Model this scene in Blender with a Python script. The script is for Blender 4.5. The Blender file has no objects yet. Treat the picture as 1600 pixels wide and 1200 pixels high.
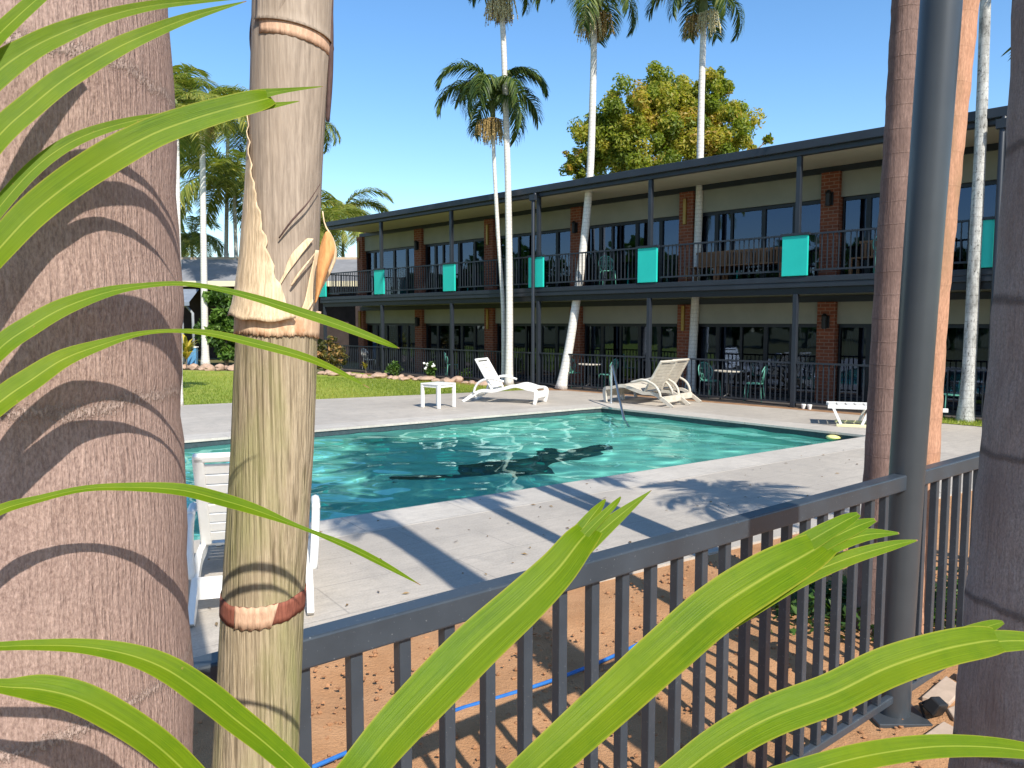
import bpy, bmesh, math, random
from mathutils import Vector, Matrix
from mathutils.geometry import tessellate_polygon
random.seed(7)
R = math.radians
scene = bpy.context.scene
COL = scene.collection

# ------------------------------------------------------------------ camera
F, H = 1200.0, 1.95
PITCH = math.atan(96.0 / F)
cam = bpy.data.cameras.new('camera'); cam.sensor_width = 36.0; cam.lens = 36.0 * F / 1600.0
cam.clip_start = 0.05; cam.clip_end = 2000
camo = bpy.data.objects.new('camera', cam); COL.objects.link(camo)
camo.location = (0, 0, H); camo.rotation_euler = (math.pi / 2 - PITCH, 0, 0)
scene.camera = camo

# ------------------------------------------------------------------ light
SUN_H = Vector((0.448, -0.894)); SUN_EL = R(43)
world = bpy.data.worlds.new('World'); scene.world = world; world.use_nodes = True
wn = world.node_tree
sky = wn.nodes.new('ShaderNodeTexSky'); sky.sky_type = 'NISHITA'; sky.sun_disc = False
sky.sun_elevation = SUN_EL; sky.sun_rotation = math.atan2(SUN_H.x, SUN_H.y)
sky.air_density = 1.0; sky.dust_density = 0.3; sky.ozone_density = 2.0
bg = wn.nodes['Background']; bg.inputs[1].default_value = 0.15
hsv = wn.nodes.new('ShaderNodeHueSaturation'); hsv.inputs['Saturation'].default_value = 1.22
wn.links.new(sky.outputs[0], hsv.inputs['Color']); wn.links.new(hsv.outputs[0], bg.inputs[0])
sl = bpy.data.lights.new('sun', 'SUN'); sl.energy = 4.8; sl.angle = R(0.5); sl.color = (1.0, 0.95, 0.86)
so = bpy.data.objects.new('sun', sl); COL.objects.link(so)
sd = Vector((SUN_H.x * math.cos(SUN_EL), SUN_H.y * math.cos(SUN_EL), math.sin(SUN_EL)))
so.rotation_euler = sd.to_track_quat('Z', 'Y').to_euler(); so.location = sd * 60
vs = scene.view_settings; vs.view_transform = 'Standard'; vs.look = 'None'; vs.exposure = 0.55; vs.gamma = 1.0
scene.cycles.max_bounces = 10; scene.cycles.transparent_max_bounces = 24
scene.cycles.sample_clamp_indirect = 6.0

# ------------------------------------------------------------------ measuring helpers (pixel of the 1600x1200 photo -> point)
CP, SP = math.cos(PITCH), math.sin(PITCH)
def ray(px, py):
    a = (px - 800) / F; b = (600 - py) / F
    return Vector((a, CP + b * SP, -SP + b * CP))
def G(px, py, z=0.0):
    r = ray(px, py); t = (z - H) / r.z
    return Vector((r.x * t, r.y * t, z))
def A(px, py, Y):
    r = ray(px, py); t = Y / r.y
    return Vector((r.x * t, Y, H + r.z * t))

# ------------------------------------------------------------------ object helpers
def tag(o, label, cat, group=None):
    o['label'] = label; o['category'] = cat
    if group: o['group'] = group
    return o
def empty(name, loc=(0, 0, 0), rz=0.0, label=None, cat=None, group=None):
    o = bpy.data.objects.new(name, None); COL.objects.link(o)
    o.empty_display_size = 0.2; o.location = loc; o.rotation_euler = (0, 0, rz)
    if label: tag(o, label, cat, group)
    return o
def copy_tree(o, parent=None):
    c = o.copy(); COL.objects.link(c); c.parent = parent
    for ch in list(o.children): copy_tree(ch, c)
    return c

class MB:
    def __init__(s): s.v = []; s.f = []; s.attr = {}; s.sm = False
    def add(s, vs, fs):
        n = len(s.v); s.v += [tuple(p) for p in vs]; s.f += [tuple(i + n for i in f) for f in fs]; return n
    def box(s, c, d, rot=None, taper=1.0):
        hx, hy, hz = d[0] / 2, d[1] / 2, d[2] / 2
        vs = [Vector((x * hx * (taper if z > 0 else 1), y * hy * (taper if z > 0 else 1), z * hz)) for z in (-1, 1) for y in (-1, 1) for x in (-1, 1)]
        if rot is not None: vs = [rot @ v for v in vs]
        c = Vector(c)
        s.add([v + c for v in vs], [(0, 2, 3, 1), (4, 5, 7, 6), (0, 1, 5, 4), (2, 6, 7, 3), (0, 4, 6, 2), (1, 3, 7, 5)])
    def bb(s, x0, x1, y0, y1, z0, z1):
        s.box(((x0 + x1) / 2, (y0 + y1) / 2, (z0 + z1) / 2), (x1 - x0, y1 - y0, z1 - z0))
    def tube(s, pts, rad, n=10, cap=True, wob=0.0):
        pts = [Vector(p) for p in pts]
        if not isinstance(rad, (list, tuple)): rad = [rad] * len(pts)
        up = None; base = len(s.v); ring = []
        for i, p in enumerate(pts):
            t = (pts[min(i + 1, len(pts) - 1)] - pts[max(i - 1, 0)]).normalized()
            if up is None:
                up = Vector((0, 0, 1)) if abs(t.z) < 0.9 else Vector((0, 1, 0))
            a = t.cross(up)
            if a.length < 1e-6: a = t.cross(Vector((1, 0, 0)))
            a.normalize(); b = a.cross(t).normalized(); up = b
            for k in range(n):
                th = 2 * math.pi * k / n; r = rad[i] * (1 + wob * (random.random() - .5))
                ring.append(p + a * math.cos(th) * r + b * math.sin(th) * r)
        fs = []
        for i in range(len(pts) - 1):
            for k in range(n):
                k2 = (k + 1) % n
                fs.append((i * n + k, i * n + k2, (i + 1) * n + k2, (i + 1) * n + k))
        if cap:
            fs.append(tuple(range(n))[::-1]); fs.append(tuple((len(pts) - 1) * n + k for k in range(n)))
        s.add(ring, fs)
    def bar(s, p, q, w, h, up=(0, 0, 1)):
        p = Vector(p); q = Vector(q); t = (q - p); L = t.length; t.normalize(); up = Vector(up)
        a = t.cross(up).normalized(); b = a.cross(t).normalized()
        vs = []
        for e in (p, q):
            for sy, sz in ((-1, -1), (1, -1), (1, 1), (-1, 1)): vs.append(e + a * sy * w / 2 + b * sz * h / 2)
        s.add(vs, [(0, 3, 2, 1), (4, 5, 6, 7), (0, 1, 5, 4), (1, 2, 6, 5), (2, 3, 7, 6), (3, 0, 4, 7)])
    def blob(s, c, r, sq=(1, 1, 1), sub=2, jit=0.15):
        bm = bmesh.new(); bmesh.ops.create_icosphere(bm, subdivisions=sub, radius=1)
        c = Vector(c); bm.verts.ensure_lookup_table()
        ph = [random.random() * 6 for _ in range(6)]
        vs = []
        for v in bm.verts:
            d = v.co
            k = 1 + jit * (math.sin(d.x * 2.7 + ph[0]) + math.sin(d.y * 3.1 + ph[1]) + math.sin(d.z * 2.9 + ph[2]) + .5 * math.sin(d.x * 6 + d.z * 5 + ph[3]))
            vs.append(c + Vector((d.x * r * sq[0] * k, d.y * r * sq[1] * k, d.z * r * sq[2] * k)))
        fs = [tuple(v.index for v in f.verts) for f in bm.faces]; bm.free(); s.add(vs, fs)
    def build(s, name, m, parent=None, loc=None, smooth=False, bevel=0.0, auto=None):
        me = bpy.data.meshes.new(name); me.from_pydata(s.v, [], s.f); me.update()
        for k, vals in s.attr.items():
            at = me.attributes.new(k, 'FLOAT', 'POINT'); at.data.foreach_set('value', vals)
        if m: me.materials.append(m)
        if smooth: me.polygons.foreach_set('use_smooth', [True] * len(me.polygons))
        if auto and hasattr(me, 'set_sharp_from_angle'):
            me.polygons.foreach_set('use_smooth', [True] * len(me.polygons)); me.set_sharp_from_angle(angle=R(auto))
        o = bpy.data.objects.new(name, me); COL.objects.link(o)
        if parent: o.parent = parent
        if loc is not None: o.location = loc
        if bevel:
            b = o.modifiers.new('bevel', 'BEVEL'); b.width = bevel; b.segments = 2; b.limit_method = 'ANGLE'; b.angle_limit = R(40)
        return o

def smooth_path(pts, n):
    """Catmull-Rom through tuples of any length, n samples."""
    out = []; m = len(pts)
    for i in range(n):
        t = i / (n - 1) * (m - 1); k = min(int(t), m - 2); u = t - k
        p0, p1, p2, p3 = pts[max(k - 1, 0)], pts[k], pts[k + 1], pts[min(k + 2, m - 1)]
        out.append(tuple(0.5 * (2 * b + (c - a) * u + (2 * a - 5 * b + 4 * c - d) * u * u + (3 * b - a - 3 * c + d) * u ** 3) for a, b, c, d in zip(p0, p1, p2, p3)))
    return out

# ------------------------------------------------------------------ materials
class NT:
    def __init__(s, name):
        s.m = bpy.data.materials.new(name); s.m.use_nodes = True; s.t = s.m.node_tree
        s.b = s.t.nodes['Principled BSDF']; s.out = s.t.nodes['Material Output']
    def n(s, ty, **kw):
        x = s.t.nodes.new(ty)
        for k, v in kw.items():
            if k.startswith('i_'): x.inputs[k[2:].replace('_', ' ')].default_value = v
            else: setattr(x, k, v)
        return x
    def l(s, a, b): s.t.links.new(a, b)
    def coord(s, scale=(1, 1, 1), rot=(0, 0, 0), space='Object'):
        tc = s.n('ShaderNodeTexCoord'); mp = s.n('ShaderNodeMapping')
        mp.inputs['Scale'].default_value = scale; mp.inputs['Rotation'].default_value = rot
        s.l(tc.outputs[space], mp.inputs[0]); return mp.outputs[0]
    def noise(s, vec, scale, detail=4, rough=.55, dist=0.0):
        x = s.n('ShaderNodeTexNoise'); x.inputs['Scale'].default_value = scale; x.inputs['Detail'].default_value = detail
        x.inputs['Roughness'].default_value = rough; x.inputs['Distortion'].default_value = dist; s.l(vec, x.inputs['Vector']); return x.outputs['Fac']
    def ramp(s, fac, stops):
        x = s.n('ShaderNodeValToRGB'); cr = x.color_ramp
        while len(cr.elements) < len(stops): cr.elements.new(.5)
        for e, (p, c) in zip(cr.elements, stops): e.position = p; e.color = (*c, 1) if len(c) == 3 else c
        s.l(fac, x.inputs[0]); return x.outputs[0]
    def mix(s, fac, a, b, mode='MIX'):
        x = s.n('ShaderNodeMix', data_type='RGBA', blend_type=mode)
        for inp, val in ((x.inputs[0], fac), (x.inputs[6], a), (x.inputs[7], b)):
            if hasattr(val, 'links') or hasattr(val, 'is_linked'): s.l(val, inp)
            elif isinstance(val, (int, float)): inp.default_value = val
            else: inp.default_value = (*val, 1) if len(val) == 3 else val
        return x.outputs[2]
    def math(s, op, a, b=0.0, c=None):
        x = s.n('ShaderNodeMath', operation=op)
        for i, val in enumerate((a, b, c)):
            if val is None: continue
            if isinstance(val, (int, float)): x.inputs[i].default_value = val
            else: s.l(val, x.inputs[i])
        return x.outputs[0]
    def bump(s, h, strength=.3, dist=.01, to=None):
        x = s.n('ShaderNodeBump'); x.inputs['Strength'].default_value = strength; x.inputs['Distance'].default_value = dist
        s.l(h, x.inputs['Height']); s.l(x.outputs[0], (to or s.b).inputs['Normal']); return x.outputs[0]
    def base(s, c, rough=.6, spec=.4, metal=0.0):
        if isinstance(c, (tuple, list)): s.b.inputs['Base Color'].default_value = (*c, 1)
        else: s.l(c, s.b.inputs['Base Color'])
        if isinstance(rough, (int, float)): s.b.inputs['Roughness'].default_value = rough
        else: s.l(rough, s.b.inputs['Roughness'])
        s.b.inputs['Specular IOR Level'].default_value = spec; s.b.inputs['Metallic'].default_value = metal
        return s.m
    def attr(s, name):
        x = s.n('ShaderNodeAttribute', attribute_name=name); return x.outputs['Fac']

def simple(name, c1, c2=None, scale=8, rough=.6, spec=.4, metal=0, bump=0.0, bscale=None, stretch=(1, 1, 1), space='Object', lo=.3, hi=.7, bdist=.01):
    t = NT(name); c2 = c2 or tuple(x * .75 for x in c1)
    v = t.coord(stretch, space=space); f = t.noise(v, scale, 5, .6)
    col = t.ramp(f, [(lo, c2), (hi, c1)])
    t.base(col, rough, spec, metal)
    if bump: t.bump(t.noise(v, bscale or scale * 3, 4, .6), bump, bdist)
    return t.m

def leafmat(name, stops, trans=.4, rough=.45, attr=True, tcol=(1.1, 1.25, .5)):
    """foliage: colour varies with a per-vertex clump value"""
    t = NT(name)
    if attr: col = t.ramp(t.attr('tone'), stops)
    else: col = t.ramp(t.noise(t.coord(), 4), stops)
    t.base(col, rough, .35)
    tr = t.n('ShaderNodeBsdfTranslucent'); t.l(t.mix(1.0, col, tcol, 'MULTIPLY'), tr.inputs[0])
    mx = t.n('ShaderNodeMixShader'); mx.inputs[0].default_value = trans
    t.l(t.b.outputs[0], mx.inputs[1]); t.l(tr.outputs[0], mx.inputs[2]); t.l(mx.outputs[0], t.out.inputs[0])
    return t.m

M = {}
CH = (0.022, 0.027, 0.036)
M['charcoal'] = simple('charcoal_paint', CH, (.017, .021, .028), 3, .42, .4)
M['steel'] = simple('steel_paint', (.047, .054, .061), (.040, .046, .053), 6, .36, .5, bump=.06, bscale=220, bdist=.002)
def rail_mat():
    t = NT('rail_paint'); v = t.coord()
    f = t.noise(v, 5, 5, .6)
    col = t.ramp(f, [(.35, (.032, .041, .052)), (.7, (.045, .056, .070))])
    sp = t.noise(v, 90, 3, .7)
    col = t.mix(t.ramp(sp, [(.66, (0, 0, 0)), (.71, (.6, .6, .6))]), col, (.26, .27, .27))
    t.base(col, t.ramp(f, [(.3, (.28, .28, .28)), (.7, (.46, .46, .46))]), .5); t.bump(sp, .05, .002); return t.m
M['rail'] = rail_mat()
M['teal'] = simple('teal_panel', (.016, .50, .41), (.013, .45, .37), 2, .45, .4)
M['beige'] = simple('beige_render', (.265, .26, .21), (.225, .22, .18), 1.5, .8, .2)
M['soffit'] = simple('soffit_board', (.50, .43, .33), (.44, .38, .29), .8, .7, .2)
M['frame'] = simple('window_frame', (.012, .013, .016), None, 5, .4, .4)
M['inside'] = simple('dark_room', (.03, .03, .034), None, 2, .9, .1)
M['curtain'] = simple('curtain_cloth', (.22, .24, .30), (.13, .14, .18), 1.5, .9, .1)
M['white'] = simple('white_plastic', (.80, .78, .74), (.70, .68, .63), 5, .38, .45, bump=.03)
M['dullwhite'] = simple('dull_white_plastic', (.60, .55, .47), (.46, .41, .33), 7, .55, .3, bump=.05)  # brownish off-white for the paired loungers and round table tops
M['yellow'] = simple('yellow_plastic', (.75, .72, .22), (.7, .66, .3), 3, .5, .4)
M['steelrail'] = simple('stainless', (.62, .64, .67), (.55, .57, .6), 6, .34, .5, 1.0)
M['wood'] = simple('timber', (.24, .115, .05), (.15, .07, .03), 6, .55, .3, stretch=(1, 8, 8))
M['gold'] = simple('brass_strip', (.36, .22, .05), (.28, .17, .04), 5, .35, .5, .4)
M['mint'] = simple('mint_metal', (.12, .36, .28), (.09, .29, .22), 8, .5, .4)
M['black'] = simple('black_plastic', (.012, .012, .013), None, 8, .5, .4)
M['rock'] = simple('garden_rock', (.48, .34, .25), (.32, .21, .15), 9, .9, .1, bump=.4, bscale=20)
M['flag'] = simple('flagstone_face', (.50, .38, .29), (.38, .29, .22), 9, .85, .15, bump=.2, bscale=30)
M['fruit'] = simple('fruit_stalk', (.42, .30, .12), (.28, .18, .07), 9, .7, .2)
M['flower'] = simple('white_petal', (.8, .8, .76), None, 9, .6, .2)

def brick_mat():
    t = NT('brick'); tc = t.n('ShaderNodeTexCoord'); sx = t.n('ShaderNodeSeparateXYZ'); t.l(tc.outputs['Object'], sx.inputs[0])
    cx = t.n('ShaderNodeCombineXYZ'); t.l(t.math('ADD', sx.outputs[0], sx.outputs[1]), cx.inputs[0]); t.l(sx.outputs[2], cx.inputs[1])
    b = t.n('ShaderNodeTexBrick'); t.l(cx.outputs[0], b.inputs['Vector'])
    b.inputs['Scale'].default_value = 1; b.inputs['Brick Width'].default_value = .23; b.inputs['Row Height'].default_value = .086
    b.inputs['Mortar Size'].default_value = .010; b.inputs['Bias'].default_value = 0
    b.inputs['Color1'].default_value = (.22, .066, .034, 1); b.inputs['Color2'].default_value = (.13, .038, .022, 1); b.inputs['Mortar'].default_value = (.24, .165, .125, 1)
    nz = t.noise(t.coord(), 9)
    t.base(t.mix(.35, b.outputs['Color'], t.ramp(nz, [(.3, (.13, .04, .02)), (.7, (.28, .085, .035))])), .85, .2)
    t.bump(t.math('SUBTRACT', 1.0, b.outputs['Fac']), .5, .01); return t.m
M['brick'] = brick_mat()

def deck_mat(name, w, h, c1, c2, off=.5):
    t = NT(name); v = t.coord()
    b = t.n('ShaderNodeTexBrick'); t.l(v, b.inputs['Vector']); b.offset = off
    b.inputs['Scale'].default_value = 1; b.inputs['Brick Width'].default_value = w; b.inputs['Row Height'].default_value = h
    b.inputs['Mortar Size'].default_value = .007; b.inputs['Bias'].default_value = 0
    b.inputs['Color1'].default_value = (*c1, 1); b.inputs['Color2'].default_value = (*c2, 1); b.inputs['Mortar'].default_value = (.17, .15, .13, 1)
    st = t.noise(t.coord((2.2, 14, 1)), 2.2, 7, .65, .6); big = t.noise(v, .5, 4, .6); fine = t.noise(v, 60, 3, .7)
    col = t.mix(.55, b.outputs['Color'], t.ramp(st, [(.3, tuple(x * .58 for x in c1)), (.7, tuple(min(x * 1.15, .85) for x in c1))]))
    md = t.noise(v, 3.2, 6, .7, .4); col = t.mix(t.ramp(md, [(.50, (0, 0, 0)), (.66, (.45, .45, .45))]), col, tuple(x * .60 for x in c2))
    col = t.mix(t.ramp(big, [(.42, (.0, .0, .0)), (.60, (.50, .50, .50))]), col, tuple(x * .66 for x in c2))
    col = t.mix(.18, col, t.ramp(fine, [(.3, (.2, .18, .16)), (.7, (.75, .72, .68))]))
    t.base(col, .62, .35); t.bump(t.math('ADD', t.math('MULTIPLY', b.outputs['Fac'], -1.0), t.math('MULTIPLY', fine, .2)), .35, .004); return t.m
M['deck'] = deck_mat('deck_tile', 1.2, .6, (.48, .42, .345), (.43, .375, .31))
M['coping'] = deck_mat('coping_tile', 1.2, .6, (.55, .495, .42), (.51, .46, .395))

def soil_mat():
    t = NT('sandy_soil'); v = t.coord()
    a = t.noise(v, 2.5, 6, .6); b = t.noise(v, 45, 5, .7); c = t.noise(v, 130, 3, .7)
    col = t.ramp(a, [(.3, (.38, .195, .092)), (.7, (.52, .29, .15))])
    col = t.mix(t.ramp(b, [(.60, (0, 0, 0)), (.72, (.7, .7, .7))]), col, (.22, .11, .055))
    t.base(col, .95, .1); t.bump(t.math('ADD', b, t.math('MULTIPLY', c, .5)), .7, .02); return t.m
M['soil'] = soil_mat()
M['mulch'] = simple('garden_bed_soil', (.34, .20, .11), (.20, .11, .06), 5, .95, .1, bump=.5, bscale=30)
def lawn_mat():
    t = NT('lawn_turf'); v = t.coord(); a = t.noise(v, .6, 5, .65); b = t.noise(v, 22, 4, .7)
    col = t.ramp(a, [(.32, (.19, .26, .035)), (.5, (.25, .30, .045)), (.68, (.36, .34, .08))])
    col = t.mix(.45, col, t.ramp(b, [(.3, (.14, .20, .025)), (.7, (.34, .37, .08))]))
    t.base(col, .9, .1); t.bump(b, .6, .03); return t.m
M['lawn'] = lawn_mat()
M['ground'] = simple('far_ground', (.16, .15, .06), (.11, .10, .05), .3, .95, .1, bump=.3)

# ---- bark
def bark_mat(name, c_lo, c_hi, ringc=None, ring=0.0, streak=55, spots=None, moss_blotch=None, rough=.8, bump=.35, rings_per_m=5.0, ringw=.86, zs=.06, groove=.25):
    t = NT(name); v = t.coord((1, 1, zs)); st = t.noise(v, streak, 6, .68, .3)
    v1 = t.coord(); bl = t.noise(v1, 5, 5, .6); fi = t.noise(t.coord((1, 1, zs * 4)), streak * 2.2, 3, .7)
    gr = t.noise(t.coord((1, 1, zs * .6)), streak * 1.4, 2, .5)
    col = t.ramp(st, [(.28, c_lo), (.72, c_hi)])
    col = t.mix(.40, col, t.ramp(bl, [(.3, c_lo), (.7, c_hi)]))
    lich = t.noise(t.coord((1, 1, .8)), 34, 4, .75)
    col = t.mix(t.ramp(lich, [(.62, (0, 0, 0)), (.72, (.32, .32, .32))]), col, tuple(min(1, x * 1.25 + .06) for x in c_hi))
    col = t.mix(.35, col, t.ramp(fi, [(.35, tuple(x * .55 for x in c_lo)), (.65, tuple(min(1, x * 1.25) for x in c_hi))]))
    col = t.mix(t.ramp(gr, [(.36, (groove, groove, groove)), (.46, (0, 0, 0))]), col, tuple(x * .5 for x in c_lo))
    h = t.math('ADD', st, t.math('MULTIPLY', gr, 1.0))
    if ring:
        tc = t.n('ShaderNodeTexCoord'); sx = t.n('ShaderNodeSeparateXYZ'); t.l(tc.outputs['Object'], sx.inputs[0])
        z = t.math('ADD', t.math('MULTIPLY', sx.outputs[2], rings_per_m), t.math('MULTIPLY', t.noise(v1, 3.0, 3), .35))
        fr = t.math('FRACT', z); band = t.math('ABSOLUTE', t.math('SUBTRACT', fr, .5))
        rr = t.ramp(t.math('ADD', t.math('MULTIPLY', band, 2.0), t.math('MULTIPLY', t.math('SUBTRACT', fi, .5), .25)), [(ringw, (0, 0, 0)), (min(ringw + .08, 1), (1, 1, 1))])
        col = t.mix(t.math('MULTIPLY', rr, ring), col, ringc)
        h = t.math('ADD', h, t.math('MULTIPLY', rr, .5))
    if moss_blotch:
        mm = t.noise(t.coord((1, 1, .3)), 7, 5, .6)
        col = t.mix(t.ramp(mm, [(.45, (0, 0, 0)), (.68, (.75, .75, .75))]), col, moss_blotch)
    if spots:
        sp = t.noise(t.coord((1, 1, .6)), 26, 4, .7)
        col = t.mix(t.ramp(sp, [(.56, (0, 0, 0)), (.66, (.85, .85, .85))]), col, spots)
    t.base(col, rough, .2); t.bump(t.math('ADD', h, t.math('MULTIPLY', fi, .4)), bump, .006); return t.m
M['bark_pink'] = bark_mat('pink_grey_bark', (.22, .135, .11), (.50, .35, .29), (.55, .45, .39), .28, 170, rings_per_m=2.6, ringw=.955, bump=.8, zs=.11, groove=.12)
M['bark_green'] = bark_mat('greenish_tan_bark', (.225, .165, .095), (.50, .40, .27), streak=120, moss_blotch=(.25, .26, .085), bump=.8, zs=.012, groove=.75)
M['sheath_cream'] = bark_mat('cream_dry_sheath', (.55, .38, .22), (.78, .62, .42), streak=110, bump=.35, rough=.6, zs=.010, groove=.3)
M['collar'] = bark_mat('peach_collar', (.60, .37, .22), (.80, .58, .38), streak=50, bump=.25, spots=(.50, .25, .13))
M['sheath_grey'] = bark_mat('grey_dry_sheath', (.235, .18, .135), (.43, .345, .27), streak=90, bump=.3, moss_blotch=(.36, .28, .21), rough=.65, zs=.02)  # brown-grey blotches in the colour, partly standing in for soft shadows
M['sheath_orange'] = bark_mat('orange_sheath_lining', (.62, .25, .08), (.78, .42, .18), streak=60, bump=.3)
M['sheath_dark'] = bark_mat('purple_brown_sheath_edge', (.055, .032, .030), (.13, .08, .07), streak=60)
M['scar'] = bark_mat('red_brown_scar', (.17, .05, .035), (.30, .11, .07), streak=80)
M['scar_pale'] = bark_mat('pale_scar', (.52, .30, .19), (.66, .44, .30), streak=80)
M['bark_grey'] = bark_mat('dark_grey_bark', (.19, .155, .14), (.38, .325, .30), (.07, .055, .05), .6, 110, rings_per_m=2.4, ringw=.94, bump=1.0, moss_blotch=(.19, .135, .115), zs=.12, groove=.1)
M['bark_brown'] = bark_mat('brown_ringed_bark', (.125, .078, .066), (.27, .18, .15), (.09, .06, .05), .28, 55, rings_per_m=7, ringw=.93, bump=.6, moss_blotch=(.115, .075, .065), groove=.04)
M['bark_orange'] = bark_mat('orange_pink_bark', (.34, .165, .095), (.56, .31, .20), (.3, .17, .11), .2, 55, rings_per_m=5, ringw=.95, moss_blotch=(.26, .16, .09), groove=.05)
M['bark_white'] = bark_mat('white_ringed_bark', (.50, .47, .42), (.78, .74, .68), (.36, .32, .27), .45, 40, rings_per_m=9.5, ringw=.80, bump=.3)
M['bark_lichen'] = bark_mat('lichen_bark', (.36, .35, .32), (.60, .59, .55), (.25, .23, .2), .4, 40, moss_blotch=(.10, .095, .085), spots=(.045, .042, .038), rings_per_m=6, ringw=.85)
M['bark_limb'] = bark_mat('limb_bark', (.10, .08, .06), (.2, .16, .12), streak=20)
M['crownshaft'] = bark_mat('crownshaft_skin', (.10, .13, .05), (.20, .24, .10), streak=30)

FR = [(.0, (.025, .048, .014)), (.45, (.065, .110, .024)), (.75, (.140, .185, .038)), (1.0, (.36, .32, .10))]
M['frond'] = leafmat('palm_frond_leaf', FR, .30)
M['frond_pale'] = leafmat('palm_frond_leaf_light', [(.0, (.06, .10, .022)), (.5, (.15, .205, .035)), (1, (.38, .35, .08))], .4)  # paler yellow-green leaf of the background palms
M['tree_leaf'] = leafmat('yellowing_leaf', [(.0, (.11, .15, .022)), (.35, (.22, .27, .034)), (.6, (.34, .34, .045)), (.85, (.48, .38, .06)), (1, (.46, .29, .06))], .5)
M['shrub_leaf'] = leafmat('shrub_leaf', [(.0, (.025, .05, .010)), (.5, (.06, .13, .02)), (1, (.15, .25, .04))], .35)
M['croton'] = leafmat('croton_leaf', [(.0, (.06, .06, .02)), (.4, (.12, .12, .03)), (.7, (.34, .20, .06)), (1, (.48, .24, .12))], .3)
M['yellow_leaf'] = leafmat('yellow_leaf', [(.0, (.20, .20, .03)), (.5, (.48, .38, .05)), (1, (.7, .5, .09))], .35)
M['grass'] = leafmat('grass_blade', [(.0, (.14, .20, .025)), (.5, (.26, .32, .045)), (1, (.42, .40, .09))], .45)

def big_leaf_mat():
    t = NT('broad_leaflet'); ac = t.attr('across'); al = t.attr('along')
    aa = t.math('ABSOLUTE', ac)
    v = t.n('ShaderNodeCombineXYZ'); t.l(t.math('MULTIPLY', ac, 9.0), v.inputs[0]); t.l(t.math('MULTIPLY', al, 2.2), v.inputs[1])
    vein = t.noise(v.outputs[0], 2.2, 4, .6); bl = t.noise(t.coord(), 7, 4, .6)
    col = t.ramp(vein, [(.3, (.090, .170, .003)), (.7, (.165, .268, .004))])
    col = t.mix(t.ramp(bl, [(.35, (0, 0, 0)), (.75, (.45, .45, .45))]), col, (.25, .29, .006))
    mid = t.ramp(aa, [(.02, (1, 1, 1)), (.075, (0, 0, 0))])
    col = t.mix(t.math('MULTIPLY', mid, .65), col, (.42, .46, .07))
    edge = t.ramp(aa, [(.90, (0, 0, 0)), (.99, (1, 1, 1))])
    col = t.mix(t.math('MULTIPLY', edge, .7), col, (.40, .37, .04))
    sp = t.noise(t.coord(), 130, 2, .6)
    col = t.mix(t.ramp(sp, [(.73, (0, 0, 0)), (.77, (.6, .6, .6))]), col, (.36, .26, .06))
    tip = t.ramp(t.math('ADD', al, t.math('MULTIPLY', t.math('SUBTRACT', bl, .5), .03)), [(.972, (0, 0, 0)), (.99, (1, 1, 1))])
    col = t.mix(tip, col, (.34, .19, .10))
    oi = t.n('ShaderNodeObjectInfo'); col = t.mix(t.math('MULTIPLY', oi.outputs['Random'], .45), col, t.mix(1.0, col, (.62, .80, .8), 'MULTIPLY'))
    mot = t.noise(t.coord(), 28, 5, .7); col = t.mix(t.ramp(mot, [(.38, (.35, .35, .35)), (.52, (0, 0, 0))]), col, t.mix(1.0, col, (.72, .82, .7), 'MULTIPLY'))
    t.base(col, .5, .22)
    t.bump(vein, .25, .003)
    tr = t.n('ShaderNodeBsdfTranslucent'); t.l(t.mix(1.0, col, (1.25, 1.30, .3), 'MULTIPLY'), tr.inputs[0])
    mx = t.n('ShaderNodeMixShader'); mx.inputs[0].default_value = .42
    t.l(t.b.outputs[0], mx.inputs[1]); t.l(tr.outputs[0], mx.inputs[2]); t.l(mx.outputs[0], t.out.inputs[0]); return t.m
M['leaflet'] = big_leaf_mat()

def glass_mat():
    t = NT('window_glass'); t.t.nodes.remove(t.b)
    g = t.n('ShaderNodeBsdfGlossy'); g.inputs['Roughness'].default_value = .02; g.inputs[0].default_value = (.52, .68, 1, 1)
    tr = t.n('ShaderNodeBsdfTransparent'); tr.inputs[0].default_value = (.24, .26, .31, 1)
    fr = t.n('ShaderNodeFresnel'); fr.inputs[0].default_value = 1.95
    mx = t.n('ShaderNodeMixShader'); t.l(fr.outputs[0], mx.inputs[0]); t.l(tr.outputs[0], mx.inputs[1]); t.l(g.outputs[0], mx.inputs[2]); t.l(mx.outputs[0], t.out.inputs[0])
    b = t.n('ShaderNodeBump'); b.inputs['Strength'].default_value = .04; b.inputs['Distance'].default_value = .02
    t.l(t.noise(t.coord(), 2.0, 2), b.inputs['Height']); t.l(b.outputs[0], g.inputs['Normal']); return t.m
M['glass'] = glass_mat()

def pool_mat():
    t = NT('pool_plaster'); v = t.coord(); n = t.noise(v, 3, 5, .6)
    t.base(t.ramp(n, [(.3, (.38, .60, .54)), (.7, (.48, .70, .63))]), .7, .2); return t.m
M['plaster'] = pool_mat()
M['tileband'] = simple('waterline_tile', (.055, .075, .08), (.035, .05, .055), 14, .25, .5)
M['mosaic'] = simple('dark_mosaic', (.03, .065, .075), None, 20, .4, .4)

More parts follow.
